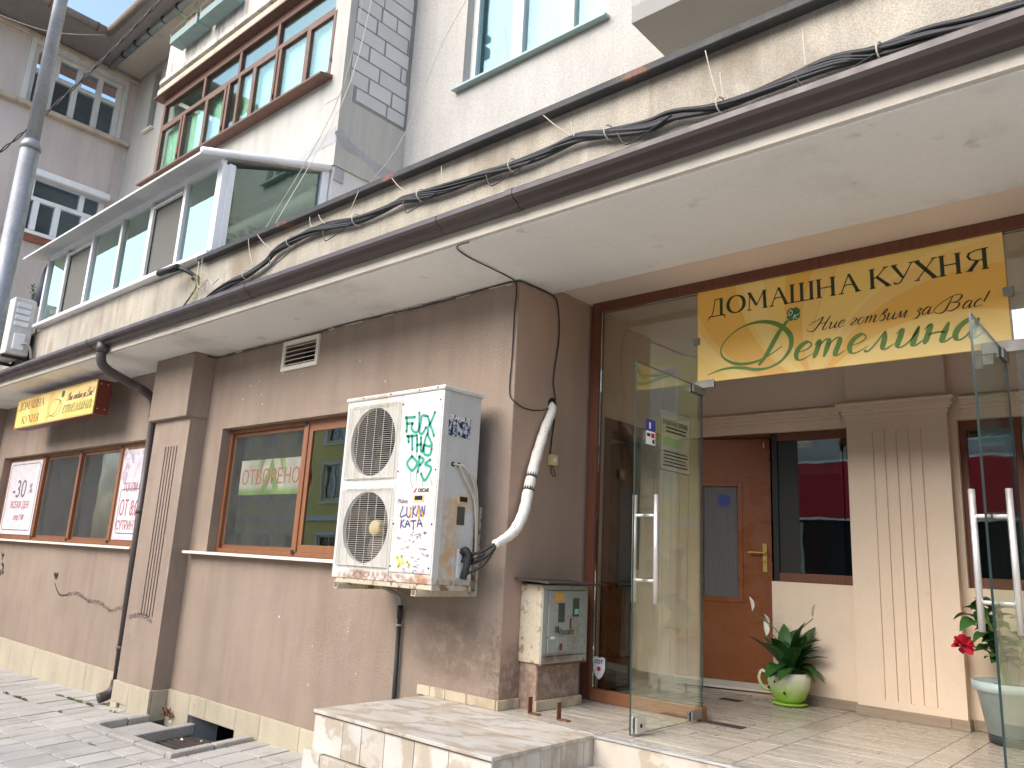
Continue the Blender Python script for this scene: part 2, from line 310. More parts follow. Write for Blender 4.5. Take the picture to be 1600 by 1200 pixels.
# ------------------------------------------------------------------ mesh helpers
class G:
    def __init__(s): s.v = []; s.f = []
    def add(s, vs, fs):
        b = len(s.v); s.v += [tuple(v) for v in vs]; s.f += [tuple(i+b for i in f) for f in fs]; return s
    def hexa(s, p): return s.add(p, [(0, 3, 2, 1), (4, 5, 6, 7), (0, 1, 5, 4), (1, 2, 6, 5), (2, 3, 7, 6), (3, 0, 4, 7)])
    def box(s, x0, x1, y0, y1, z0, z1):
        return s.hexa([(x0, y0, z0), (x1, y0, z0), (x1, y1, z0), (x0, y1, z0), (x0, y0, z1), (x1, y0, z1), (x1, y1, z1), (x0, y1, z1)])
    def tube(s, pts, r, n=8):
        pts = [Vector(p) for p in pts]; rs = r if isinstance(r, (list, tuple)) else [r]*len(pts); b = len(s.v); up = None
        for i, p in enumerate(pts):
            t = (pts[min(i+1, len(pts)-1)] - pts[max(i-1, 0)]).normalized()
            if up is None: up = Vector((0, 0, 1)) if abs(t.z) < .9 else Vector((1, 0, 0))
            a = t.cross(up).normalized(); up = a.cross(t).normalized()
            for k in range(n):
                q = 2*math.pi*k/n; s.v.append(tuple(p + (a*math.cos(q) + up*math.sin(q))*rs[i]))
        for i in range(len(pts)-1):
            for k in range(n): s.f.append((b+i*n+k, b+i*n+(k+1) % n, b+(i+1)*n+(k+1) % n, b+(i+1)*n+k))
        s.f.append(tuple(b+k for k in reversed(range(n)))); s.f.append(tuple(b+(len(pts)-1)*n+k for k in range(n))); return s
    def lathe(s, prof, c, n=24):
        b = len(s.v)
        for r, z in prof:
            for k in range(n): a = 2*math.pi*k/n; s.v.append((c[0]+r*math.cos(a), c[1]+r*math.sin(a), c[2]+z))
        for i in range(len(prof)-1):
            for k in range(n): s.f.append((b+i*n+k, b+i*n+(k+1) % n, b+(i+1)*n+(k+1) % n, b+(i+1)*n+k))
        s.f.append(tuple(b+k for k in reversed(range(n)))); s.f.append(tuple(b+(len(prof)-1)*n+k for k in range(n))); return s
    def prism(s, prof, axis, a, b):
        """closed profile extruded along axis 0(x),1(y),2(z); profile gives the other two coordinates in order"""
        def P(u, v, t): return {0: (t, u, v), 1: (u, t, v), 2: (u, v, t)}[axis]
        k = len(prof); vs = [P(u, v, a) for u, v in prof] + [P(u, v, b) for u, v in prof]
        fs = [(i, (i+1) % k, k+(i+1) % k, k+i) for i in range(k)] + [tuple(reversed(range(k))), tuple(range(k, 2*k))]
        return s.add(vs, fs)
    def wall(s, a0, a1, z0, z1, holes, d0, d1, axis=1):
        """wall slab with rectangular holes; axis=1: spans x at depth y d0..d1, axis=0: spans y at x d0..d1"""
        xs = sorted({a0, a1, *[h[0] for h in holes], *[h[1] for h in holes]}); zs = sorted({z0, z1, *[h[2] for h in holes], *[h[3] for h in holes]})
        P = (lambda a, d, z: (a, d, z)) if axis == 1 else (lambda a, d, z: (d, a, z))
        ins = lambda i, j: (0 <= i < len(xs)-1 and 0 <= j < len(zs)-1 and not any(h[0] <= (xs[i]+xs[i+1])/2 <= h[1] and h[2] <= (zs[j]+zs[j+1])/2 <= h[3] for h in holes))
        for i in range(len(xs)-1):
            for j in range(len(zs)-1):
                if not ins(i, j): continue
                A, B, Z0, Z1 = xs[i], xs[i+1], zs[j], zs[j+1]
                s.add([P(A, d0, Z0), P(B, d0, Z0), P(B, d0, Z1), P(A, d0, Z1)], [(0, 1, 2, 3)]); s.add([P(A, d1, Z0), P(B, d1, Z0), P(B, d1, Z1), P(A, d1, Z1)], [(3, 2, 1, 0)])
                for (di, dj, q) in ((-1, 0, (A, Z0, A, Z1)), (1, 0, (B, Z0, B, Z1)), (0, -1, (A, Z0, B, Z0)), (0, 1, (A, Z1, B, Z1))):
                    if not ins(i+di, j+dj): s.add([P(q[0], d0, q[1]), P(q[2], d0, q[3]), P(q[2], d1, q[3]), P(q[0], d1, q[1])], [(0, 1, 2, 3)])
        return s
    def disc(s, c, r, axis=1, n=24, h=.004):
        prof = [(c[{0: 1, 1: 0, 2: 0}[axis]]+r*math.cos(2*math.pi*k/n), c[{0: 2, 1: 2, 2: 1}[axis]]+r*math.sin(2*math.pi*k/n)) for k in range(n)]
        return s.prism(prof, axis, c[axis], c[axis]+h)
    def ribbon(s, pts, wf, P, cap=True):
        """flat stroke: pts 2-D, wf(i,t,dir)->width, P maps 2-D to 3-D"""
        n = len(pts); L = []; R = []
        for i, p in enumerate(pts):
            a = pts[max(i-1, 0)]; b = pts[min(i+1, n-1)]; dx, dy = b[0]-a[0], b[1]-a[1]; l = math.hypot(dx, dy) or 1; dx /= l; dy /= l
            w_ = wf(i/(n-1), dx, dy)/2; L.append((p[0]-dy*w_, p[1]+dx*w_)); R.append((p[0]+dy*w_, p[1]-dx*w_))
        b = len(s.v); s.v += [P(*q) for q in L] + [P(*q) for q in R]
        for i in range(n-1): s.f.append((b+i, b+n+i, b+n+i+1, b+i+1))
        return s
    def build(s, name, mat, parent=None, smooth=False, bevel=0, seg=2):
        me = bpy.data.meshes.new(name); me.from_pydata(s.v, [], s.f); me.update()
        me.materials.append(MT[mat])
        return link(name, me, parent, smooth, bevel, seg)
def link(name, me, parent=None, smooth=False, bevel=0, seg=2):
    o = bpy.data.objects.new(name, me); COL.objects.link(o)
    if parent is not None: o.parent = parent; o.matrix_parent_inverse = parent_inv(parent)
    if smooth:
        for p in me.polygons: p.use_smooth = True
    if bevel:
        m = o.modifiers.new('bevel', 'BEVEL'); m.width = bevel; m.segments = seg; m.limit_method = 'ANGLE'; m.angle_limit = rad(40)
    return o
def parent_inv(p):
    M = Matrix.Identity(4); q = p
    while q is not None: M = q.matrix_basis @ M if q.parent is None else q.matrix_parent_inverse @ q.matrix_basis @ M; q = q.parent
    return M.inverted()
def thing(name, label, cat, loc=(0, 0, 0), group=None):
    o = bpy.data.objects.new(name, None); COL.objects.link(o); o.location = loc; o.empty_display_size = .2
    return tag(o, label, cat, group)
def tag(o, label, cat, group=None):
    o['label'] = label; o['category'] = cat
    if group: o['group'] = group
    return o
def struct(o): o['kind'] = 'structure'; return o
def stuff(o): o['kind'] = 'stuff'; return o
def B(name, mat, parent, *boxes, bevel=0):
    g = G()
    for b in boxes: g.box(*b)
    return g.build(name, mat, parent, bevel=bevel)
def copyto(o, parent, loc=None, rot=None, scale=None, mat=None):
    c = o.copy(); COL.objects.link(c); c.parent = parent
    if parent is not None: c.matrix_parent_inverse = parent_inv(parent)
    if loc is not None: c.location = loc
    if rot is not None: c.rotation_euler = rot
    if scale is not None: c.scale = scale
    return c
def crom(pts, k=6):
    """smooth curve through points"""
    out = []; n = len(pts); D = len(pts[0])
    for i in range(n-1):
        p0, p1, p2, p3 = pts[max(i-1, 0)], pts[i], pts[i+1], pts[min(i+2, n-1)]
        for j in range(k):
            t = j/k; out.append(tuple(.5*((2*p1[d]) + (-p0[d]+p2[d])*t + (2*p0[d]-5*p1[d]+4*p2[d]-p3[d])*t*t + (-p0[d]+3*p1[d]-3*p2[d]+p3[d])*t**3) for d in range(D)))
    out.append(tuple(pts[-1])); return out
def text_obj(name, body, mat, parent, x, y, z, size, shear=0, xs=1., align='LEFT', axis='y', bold=0):
    """flat lettering from the built-in font, standing upright on a plane facing -y (axis y) or +x (axis x)"""
    cu = bpy.data.curves.new(name, 'FONT'); cu.body = body; cu.size = size; cu.shear = shear; cu.align_x = align; cu.extrude = .0008; cu.offset = bold
    o = bpy.data.objects.new(name, cu); COL.objects.link(o)
    dg = bpy.context.evaluated_depsgraph_get(); me = bpy.data.meshes.new_from_object(o.evaluated_get(dg)); bpy.data.objects.remove(o)
    R = Matrix.Rotation(rad(90), 4, 'X') if axis == 'y' else Matrix.Rotation(rad(90), 4, 'Z') @ Matrix.Rotation(rad(90), 4, 'X')
    me.transform(Matrix.Translation((x, y, z)) @ R @ Matrix.Diagonal((xs, 1, 1, 1))); me.materials.clear(); me.materials.append(MT[mat]); me.name = name
    return link(name, me, parent)
ground = lambda x, y: .03*(x+2) + .06*max(y, -5.) 

# ================================================================== SETTING: ground
g = G()   # ground sheet far beyond the picture, below the pavement
g.add([(-80, -90, -4), (60, -90, 0), (60, 80, 0), (-80, 80, -4)], [(0, 1, 2, 3)])
gz = lambda x, y: ground(x, y)
struct(g.build('ground', 'pale_street'))
rd = G(); xs_ = (-60, 40)
rd.add([(xs_[0], -18.2, gz(xs_[0], -5)-.12), (xs_[1], -18.2, gz(xs_[1], -5)-.12), (xs_[1], -5.0, gz(xs_[1], -5)-.12), (xs_[0], -5.0, gz(xs_[0], -5)-.12)], [(0, 1, 2, 3)])
struct(rd.build('road', 'pale_street'))
def slope_box(g, x0, x1, y0, y1, top=0., th=.05):
    p = [(x, y, gz(x, y)+top) for x, y in ((x0, y0), (x1, y0), (x1, y1), (x0, y1))]
    g.hexa([(x, y, z-th) for x, y, z in p] + p)
PX0, PX1, PY0, PY1 = -4.25, -2.66, -.67, .0      # pit of the cellar window
sw = G()
for a in ((-60, PX0, -4.85, 1), (PX1, 40, -4.85, 1), (PX0, PX1, -4.85, PY0)): slope_box(sw, *a, top=-.045, th=.25)
sidewalk = struct(sw.build('sidewalk', 'slab_base'))
kb = G(); slope_box(kb, -60, 40, -5.0, -4.85, 0, .3); struct(kb.build('kerb', 'kerb', bevel=.01))
os_ = G(); os_.add([(xs_[0], -22.5, gz(xs_[0], -5)), (xs_[1], -22.5, gz(xs_[1], -5)), (xs_[1], -18.2, gz(xs_[1], -5)), (xs_[0], -18.2, gz(xs_[0], -5))], [(0, 1, 2, 3)]); struct(os_.build('far_sidewalk', 'slab'))
# paving slabs, one object each
SX, SY = .285, .33
sg = G(); hx, hy = SX/2-.008, SY/2-.008
pp = [(x, y, .03*x+.06*y) for x, y in ((-hx, -hy), (hx, -hy), (hx, hy), (-hx, hy))]
sg.hexa([(x, y, z-.05) for x, y, z in pp] + pp)
slab0 = sg.build('paving_slab', 'slab', sidewalk, bevel=.004, seg=1)
first = True; cnt = 0
for j in range(7):
    for i in range(44):
        cx = -1.29 - SX*(i+.5); cy = .03 - SY*(j+.5)
        if cy > -.04 and False: continue
        x0, x1, y0, y1 = cx-hx, cx+hx, cy-hy, cy+hy
        if x1 > -4.30 and x0 < -2.64 and y1 > -.76:      # cut round the kerb frame of the grate
            pcs = []
            if y0 < -.77: pcs.append((x0, x1, y0, -.764))
            if x0 < -4.31: pcs.append((x0, -4.304, max(y0, -.756), y1))
            if x1 > -2.63: pcs.append((-2.636, x1, max(y0, -.756), y1))
            for q in pcs: gq = G(); slope_box(gq, *q, 0, .05); gq.build('paving_slab', 'slab', sidewalk, bevel=.004, seg=1); cnt += 1
            continue
        if -10.4 < cx and cnt < 292:
            loc = (cx, cy, gz(cx, cy)+random.uniform(-.004, .003)); rot = (random.uniform(-.008, .008), random.uniform(-.008, .008), random.uniform(-.006, .006))
            if first: slab0.location = loc; slab0.rotation_euler = rot; first = False
            else: copyto(slab0, sidewalk, loc, rot)
            cnt += 1
# rest of the pavement (outside the photo's edge) as one part
rest = G()
for x0, x1, y0, y1 in ((-1.28, 12, -2.26, -.0), (-30, 12, -4.84, -2.29)):
    slope_box(rest, x0, x1, y0, y1, 0, .04)
stuff(rest.build('paving', 'slab', sidewalk))
# pit with kerb stones, iron grate and concrete cover
pit = thing('cellar_grate', 'iron grate sunk in a grey kerb frame below the cellar opening', 'grate', (-3.4, -.35, -.1))
def kerbstone(x0, x1, y0, y1, top=.032):
    g = G(); slope_box(g, x0, x1, y0, y1, top + random.uniform(-.006, .006), .2); return g.build('kerb_stone', 'kerb', pit, bevel=.012)
for a, b in ((-4.30, -3.80), (-3.795, -3.28), (-3.275, -2.74)): kerbstone(a, b, -.76, -.66)
for a, b in ((-.76, -.40), (-.395, -.06)): kerbstone(-2.735, -2.64, a, b)
for a, b in ((-.655, -.40), (-.395, -.19)): kerbstone(-4.30, -4.21, a, b, .03)
g = G(); slope_box(g, -4.205, -3.80, -.655, -.19, -.03, .1); g.build('concrete_cover', 'kerb', pit, bevel=.01)
g = G(); slope_box(g, -3.795, -3.70, -.655, -.0, -.015, .1); g.build('concrete_rim', 'kerb', pit, bevel=.012)
g = G(); slope_box(g, -3.02, -2.745, -.30, -.02, -.06, .1); g.build('concrete_rim', 'kerb', pit, bevel=.012)
g = G(); slope_box(g, -3.25, -2.76, -.655, -.60, -.02, .1); g.build('concrete_rim', 'kerb', pit, bevel=.012)
g = G(); slope_box(g, -4.2, -2.75, -.65, 0, -.45, .05); g.build('pit_floor', 'room_black', pit)
for i in range(11):
    y = -.625 + i*.056; g = G(); slope_box(g, -3.69, -2.76 if y < -.32 else -3.03, y, y+.022, -.105, .03); g.build('grate_bar', 'iron', pit)
g = G()
for x in (-3.55, -3.2): slope_box(g, x, x+.02, -.63, 0, -.12, .02)
g.build('grate_rail', 'iron', pit)
# litter and rubble bits
for i, (x, y, s, m) in enumerate(((-3.62, -.58, .03, 'white'), (-3.55, -.2, .02, 'white'), (-3.35, -.12, .018, 'white'), (-3.4, -.45, .05, 'paper'), (-3.95, -.12, .022, 'white'))):
    g = G(); z = gz(x, y)-.10 if x > -3.7 else gz(x, y)-.02; a = random.random()*3
    c, d = math.cos(a)*s, math.sin(a)*s
    g.hexa([(x-c, y-d, z), (x+d*.4, y-c*.4, z), (x+c, y+d, z), (x-d*.4, y+c*.4, z), (x-c*.8, y-d*.7, z+.015), (x+d*.3, y-c*.3, z+.02), (x+c*.7, y+d*.8, z+.012), (x-d*.3, y+c*.3, z+.018)])
    tag(g.build('litter', m, bevel=.003), ['white crumb lying at the near left corner of the cellar grate', 'white crumb on the grate bars near the plinth', 'small white crumb close to the cellar opening', 'flat white paper scrap lying across the grate bars', 'white crumb on the concrete cover beside the pilaster foot'][i], 'litter', 'litter around the cellar grate')
g = G(); 
for k in range(9): g.tube([(-4.18+.12*random.random(), -.03-.05*random.random(), -.06), (-4.2+.1*random.random(), -.05-.06*random.random(), -.02+.05*random.random()), (-4.22+.16*random.random(), -.03-.1*random.random(), -.05)], .006, 5)
tag(g.build('scrap_wire', 'rust'), 'rusty tangle of wire scraps in the corner beside the pilaster', 'scrap')
# weeds growing from the joints
wd = G()
def tuft(g, x, y, n, h):
    for k in range(n*2):
        a = random.random()*6.28; r = random.random()*.11; bx, by = x+r*math.cos(a), y+r*math.sin(a)*.14; b2 = random.random()*6.28; L = h*(.4+random.random())
        z = gz(bx, by); dx, dy = math.cos(b2)*L*.7, math.sin(b2)*L*.7; w_ = .004
        g.add([(bx-w_, by, z-.01), (bx+w_, by, z-.01), (bx+dx*.5+w_, by+dy*.5, z+L*.5), (bx+dx, by+dy, z+L*.55), (bx+dx*.5-w_, by+dy*.5, z+L*.5)], [(0, 1, 2, 3, 4)])
for (x, y, n) in ((-5.35, -.30, 50), (-5.6, -.30, 40), (-5.85, -.3, 45), (-6.1, -.31, 30), (-6.4, -.63, 40), (-6.2, -.63, 26), (-6.75, -.63, 16), (-5.2, -.63, 14), (-5.13, -.10, 34), (-5.2, -.2, 25), (-6.9, -.96, 14), (-4.75, -.3, 10), (-3.6, -.96, 8), (-7.4, -.63, 14), (-5.0, -.12, 22)):
    tuft(wd, x, y, n, .022)
stuff(wd.build('weeds', 'weed')); 

# ================================================================== MAIN BUILDING
BLD = thing('apartment_building', 'pale stuccoed apartment building with taupe ground floor and projecting canopy', 'building', (-4, 1, 0))
SOF = 3.524
W1 = (-10.6, -5.2, 1.485, 2.712); W2 = (-3.94, -1.02, 1.485, 2.712); VENT = (-2.93, -2.42, 3.23, 3.45)
CELL = (-3.82, -3.0, -.30, -.005)
G().wall(-12.2, 0, -.8, SOF, [W1, W2, VENT, (CELL[0]-.02, CELL[1]+.02, -.8, CELL[3])], 0, .25).build('wall', 'taupe', BLD)
# pier beside the entrance (its inner side faces the entrance)
G().box(-.25, 0, .2501, .95, -.5, SOF+.06).build('entrance_side_wall', 'taupe_side', BLD)
B('corner_face', 'taupe_side', BLD, (-.2, .0025, .004, .2501, -.5, SOF))
# pilasters
def pilaster(xl, xr, name='pilaster'):
    p = G(); d = -.183; n = 5; fw, fz0, fz1 = .026, .82, 2.545
    # front with sunk flutes: strips between flutes proud, flute floors set back
    cx = (xl+xr)/2 + .06; sp = .062; xs = [cx+(i-2)*sp for i in range(n)]
    holes = [(x-fw/2, x+fw/2, fz0, fz1) for x in xs]
    p.wall(xl, xr, -.7, 2.838, holes, d, d+.02); p.box(xl+.001, xr-.001, d+.0195, 0, -.7, 2.838)
    o = p.build(name, 'taupe', BLD)
    c = G(); c.box(xl-.06, xr+.012, d-.06, -.0, 2.838, SOF-.002); c.build('pilaster_cap', 'taupe', BLD, bevel=.006)
    return o
pilaster(-5.07, -4.29); pilaster(-12.0, -10.95)
# stone plinth: separate slabs on wall and pilaster
pl = G().box(-12.1, PX0, -.012, 0, -.8, .13).box(-2.95, -.75, -.012, 0, -.8, .14).build('plinth', 'grout', BLD)
def stone(x0, x1, y, z1, t=.03, z0=None, ax='y'):
    g = G(); z0 = -.7 if z0 is None else z0
    if ax == 'y': g.box(x0+.0015, x1-.0015, y-t, y-.002, z0, z1+random.uniform(-.004, .004))
    else: g.box(y+.002, y+t, x0+.003, x1-.003, z0, z1+random.uniform(-.004, .004))
    return g.build('plinth_stone', 'plinth', pl, bevel=.005)
x = -10.94
while x < -5.2:
    L = random.choice((.62, .85, 1.0)); stone(x, min(x+L, -5.071), 0, .157); x += L
stone(-5.07, -4.70, -.183, .158, z0=-.045); stone(-5.07, -4.93, -.183, -.045, z0=-.7); stone(-4.85, -4.70, -.183, -.045, z0=-.7); stone(-4.70, -4.26, -.183, .158)
stone(-.183, 0.0, -4.29, .158, ax='x')
stone(-4.255, -3.82, 0, .166); stone(-3.82, -3.52, 0, .167, z0=CELL[3]); stone(-3.52, -3.0, 0, .168, z0=CELL[3])
for a, b in ((-3.0, -2.62), (-2.62, -2.05), (-2.05, -1.5), (-1.5, -.95)): stone(a, b, 0, .171)
# dark cellar behind opening and pilaster vent
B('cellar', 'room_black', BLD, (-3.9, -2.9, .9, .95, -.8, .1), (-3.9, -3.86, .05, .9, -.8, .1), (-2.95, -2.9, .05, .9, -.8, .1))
B('cellar_jamb', 'pier_white', BLD, (-3.86, -3.825, .0, .3, -.5, -.02), bevel=.01)
# soffit / canopy slab
CX0, CX1 = -12.0, 7.0; CY = -.69
B('canopy_soffit', 'soffit', BLD, (CX0, CX1, CY, .38, SOF, 3.62))
B('entrance_ceiling', 'beige_hi', BLD, (-.2, CX1, .3805, 2.6, 3.579, 3.9))
B('canopy_edge', 'cream', BLD, (CX0, CX1, CY-.025, CY, SOF+.012, 3.64))
B('canopy_band', 'band', BLD, (CX0, CX1, -.66, -.3, 3.6205, 4.20))
B('terrace_slab', 'band', BLD, (CX0, CX1, -.2995, 1.5, 3.6205, 4.18))
fl = G().prism([(-.745, 4.19), (-.74, 4.185), (-.64, 4.2005), (-.3, 4.21), (-.3, 4.245), (-.735, 4.235), (-.75, 4.225)], 0, -3.46, CX1)
fl.build('flashing', 'flash', BLD)
# ragged plaster joint between wall and soffit
g = G(); x = -4.2; 
while x < -.05:
    L = random.uniform(.05, .16); g.box(x, x+L, -.012-random.random()*.006, -.0005, SOF-.012-random.random()*.02, SOF-.001); x += L + random.choice((0, 0, .03, .2))
stuff(g.build('plaster_joint', 'moulding', BLD))
# upper facade, set back behind the terrace
UY = 1.44
UWIN = (-2.30, -.32, 6.74, 8.25); SLOT = (-11.1, -10.8, 9.25, 10.5)
G().wall(-11.9, CX1, 4.18, 10.75, [UWIN, SLOT], UY, UY+.3).build('upper_wall', 'stucco', BLD)
BY = .48; BXL, BXR = -8.0, -3.22; BZ = 5.66
# projecting bay: parapet below the brown windows, block side wall, upper balcony
B('bay_parapet', 'stucco_grey', BLD, (BXL, BXR, BY, BY+.15, BZ, 6.80), (BXL, BXR, BY+.15, UY-.002, BZ, BZ+.16), (BXL, BXL+.15, BY+.15, UY-.002, BZ+.16, 8.2))
G().add([(BXR+.002, BY, BZ), (BXR+.002, UY, BZ), (BXR+.002, UY, 6.50), (BXR+.002, BY, 6.50)], [(0, 1, 2, 3)]).add([(BXR-.14, BY+.15, BZ+.16), (BXR-.14, UY, BZ+.16), (BXR-.14, UY, 6.5), (BXR-.14, BY+.15, 6.5), (BXR-.14, BY, 6.5)], [(0, 1, 2, 3)]).build('bay_side', 'stucco_grey', BLD)
# grey mortar smear on bay corner
g = G(); pts = crom([(.49, 6.08), (.62, 5.97), (.85, 5.93), (1.1, 5.86), (1.42, 5.84)], 5)
g.ribbon(pts, lambda t, a, b: .12+.04*math.sin(t*9), lambda a, b: (BXR+.005, a, b)); g.build('mortar_smear', 'smear', BLD)
g = G(); g.ribbon(crom([(-3.24, 6.03), (-3.7, 5.98), (-4.2, 5.80), (-4.7, 5.72)], 5), lambda t, a, b: .16*(1-t)+.04, lambda a, b: (a, BY-.003, b)); g.build('mortar_smear', 'smear', BLD)
sidew = B('block_wall', 'mortar', BLD, (BXR-.14, BXR-.006, BY+.01, UY-.003, 6.50, 8.55))
B('block_wall_post', 'stucco_grey', BLD, (BXR-.30, BXR+.002, BY-.004, BY+.085, 6.50, 8.55))
rows = [(6.50, [.12, .62, .96]), (6.70, [.0, .30, .68, .955]), (6.90, [.0, .45, .93]), (7.10, [.0, .26, .80, .94]), (7.30, [.0, .50, .94]), (7.50, [.0, .34, .88, .945]), (7.70, [.0, .40, .66, .945]), (7.90, [.0, .42, .945]), (8.10, [0, .3, .945]), (8.30, [0, .5, .945])]
for z, cuts in rows:
    for a, b in zip(cuts, cuts[1:]):
        y0 = BY+.088+a*.9; y1 = BY+.088+b*.9; zz = z+.012+(.03 if z < 6.6 else 0)
        if y1 > UY-.03: y1 -= .02+random.random()*.02
        g = G(); g.box(BXR-.05, BXR+random.uniform(-.001, .003), y0+.011+random.uniform(-.003, .004), y1-.012+random.uniform(-.004, .003), zz+.004, z+.2-.004+random.uniform(-.005, .003)); g.build('wall_block', 'aac', sidew, bevel=.004)
# pier under the bay, white with mortar dabs
B('terrace_pier', 'pier_white', BLD, (BXR-.2, BXR-.02, BY+.02, UY-.002, 4.18, BZ-.001))
g = G()
for (y, z) in ((.62, 5.22), (.63, 5.02), (.61, 4.84)):
    g.prism([(y+.035*math.cos(k*.9)*(1+.2*math.sin(k*3)), z+.075*math.sin(k*.9)) for k in range(7)], 0, BXR-.021, BXR-.012)
g.build('mortar_dab', 'mortar', BLD)
B('patch_dab', 'smear', BLD, (BXR-.022, BXR-.005, BY+.02, BY+.16, BZ-.17, BZ-.002), bevel=.02)
# lintel mouldings over the brown windows and the streaked balcony parapet above
B('bay_lintel', 'moulding', BLD, (BXL-.06, BXR+.02, BY-.10, BY+.2, 8.26, 8.40), bevel=.01)
B('bay_recess', 'eave_dark', BLD, (BXL-.02, BXR, BY-.01, BY+.2, 8.40, 8.50))
B('balcony_ledge', 'streaked', BLD, (BXL-.07, BXR+.03, BY-.09, UY-.002, 8.50, 8.58), bevel=.008)
B('balcony_parapet', 'streaked', BLD, (BXL-.03, BXR, BY-.03, BY+.1, 8.58, 9.22), (BXL-.03, BXL+.1, BY+.1, UY-.002, 8.58, 9.22), (BXR-.12, BXR, BY+.1, UY-.002, 8.58, 9.22))
# brown framed bay window
BW = thing('bay_window', 'brown framed row of windows with mint green curtains in the bay', 'window', (-5.6, BY, 6.8))
ZB, ZT, ZM = 6.885, 8.20, 7.76
B('frame', 'red_frame', BW, (BXL+.02, BXR-.14, BY+.0, BY+.07, 8.13, 8.255), (BXL+.02, BXR-.14, BY, BY+.07, 6.80, ZB), (BXL+.02, BXL+.09, BY, BY+.07, ZB, 8.13), (BXR-.26, BXR-.14, BY, BY+.07, ZB, 8.13), (BXL+.09, BXR-.26, BY+.002, BY+.068, ZM-.035, ZM+.035), bevel=.006)
B('head_board', 'red_frame', BW, (BXL-.12, BXR-.12, BY-.12, BY+.05, 8.2551, 8.275))
sl = G().prism([(BY-.17, 6.775), (BY+.02, 6.80), (BY+.02, 6.845), (BY-.17, 6.80)], 0, BXL-.1, BXR-.20); sl.build('sill', 'red_frame', BW)
MB = [-7.20, -6.54, -5.93, -5.65, -5.28, -4.67, -4.06]
MTp = [-6.68, -5.70, -4.77]
for x in MB: B('mullion', 'red_frame', BW, (x-.03, x+.03, BY+.001, BY+.069, ZB, ZM-.035), bevel=.005)
for x in MTp: B('mullion', 'red_frame', BW, (x-.03, x+.03, BY+.001, BY+.069, ZM+.035, 8.13), bevel=.005)
lo = [BXL+.09]+MB+[BXR-.26]; sash = {0, 2, 5, 7}
for i, (a, b) in enumerate(zip(lo, lo[1:])):
    a += .03 if i else 0; b -= .03 if i < len(lo)-2 else 0
    if i in sash:
        B('sash', 'red_frame', BW, (a, b, BY-.012, BY+.03, ZB, ZB+.05), (a, b, BY-.012, BY+.03, ZM-.085, ZM-.035), (a, a+.05, BY-.012, BY+.03, ZB+.05, ZM-.085), (b-.05, b, BY-.012, BY+.03, ZB+.05, ZM-.085), bevel=.004)
        B('pane', 'glass_mint', BW, (a+.05, b-.05, BY+.01, BY+.016, ZB+.05, ZM-.085))
        B('hinge', 'black', BW, (b-.012, b+.006, BY-.02, BY-.012, ZB+.15, ZB+.2))
    else: B('pane', 'glass_mint', BW, (a, b, BY+.03, BY+.036, ZB, ZM-.035))
    # gathered curtain behind each pane
    g = G(); n = 22; vs = []
    for k in range(n+1):
        xx = a+(b-a)*k/n; yy = BY+.10+.014*math.sin(k*1.9+i)
        vs += [(xx, yy, 6.82), (xx, yy, 7.72)]
    g.add(vs, [(2*k, 2*k+2, 2*k+3, 2*k+1) for k in range(n)])
    if i not in (3,): g.build('curtain', 'curtain_green', BW, smooth=True)
up = [BXL+.09]+MTp+[BXR-.26]
for i, (a, b) in enumerate(zip(up, up[1:])): B('pane', 'glass_mint', BW, (a+(.03 if i else 0), b-(.03 if i < 3 else 0), BY+.03, BY+.036, ZM+.035, 8.13))
B('room', 'curtain_grey', BLD, (BXL+.16, BXR-.32, UY-.06, UY-.004, 5.9, 8.26), (BXL+.16, BXR-.32, BY+.2, UY-.06, 8.262, 8.28))
# white three-part window of the upper facade
UW = thing('upper_window', 'white framed upstairs window with lace curtain and grey metal sill', 'window', (-1.3, UY, 6.7))
yy = UY+.10
B('frame', 'pvc_old', UW, (UWIN[0], UWIN[0]+.09, yy, yy+.08, 6.74, 8.25), (UWIN[1]-.03, UWIN[1], yy, yy+.08, 6.74, 8.25), (UWIN[0]+.09, UWIN[1]-.03, yy, yy+.08, 6.74, 6.79), (UWIN[0]+.09, UWIN[1]-.03, yy, yy+.08, 8.17, 8.25), bevel=.006)
for a, b in ((-1.66, -1.50), (-.96, -.80)): B('mullion', 'pvc_old', UW, (a, b, yy-.012, yy+.07, 6.79, 8.17), bevel=.008)
for a, b in ((-2.21, -1.66), (-1.50, -.96), (-.80, -.35)): B('pane', 'glass_upper', UW, (a, b, yy+.03, yy+.036, 6.79, 8.17))
G().prism([(UY-.09, 6.70), (UY+.1, 6.725), (UY+.1, 6.755), (UY-.08, 6.73), (UY-.09, 6.725)], 0, UWIN[0]-.09, UWIN[1]+.03).build('sill', 'sill_teal', UW)
for a, b, m in ((-2.30, -1.6, 'curtain_cyan'), (-1.59, -.90, 'curtain_lace'), (-.89, -.32, 'curtain_cyan')):
    g = G(); n = 26; vs = []
    for k in range(n+1):
        xx = a+(b-a)*k/n; y2 = yy+.16+.012*math.sin(k*1.7); vs += [(xx, y2, 6.75), (xx, y2, 8.2)]
    g.add(vs, [(2*k, 2*k+2, 2*k+3, 2*k+1) for k in range(n)]); g.build('curtain', m, UW, smooth=True)
B('window_room', 'room_dark', BLD, (-2.6, 0, UY+.9, UY+.95, 6.4, 8.6))
# stair slot window near the corner
B('slot_pane', 'glass_upper', BLD, (SLOT[0], SLOT[1], UY+.12, UY+.13, SLOT[2], SLOT[3])); B('slot_room', 'room_dark', BLD, (SLOT[0]-.1, SLOT[1]+.1, UY+.31, UY+.36, 9.1, 10.6)); B('slot_sill', 'sill_white', BLD, (SLOT[0]-.05, SLOT[1]+.05, UY-.07, UY+.12, SLOT[2]-.03, SLOT[2]+.002))
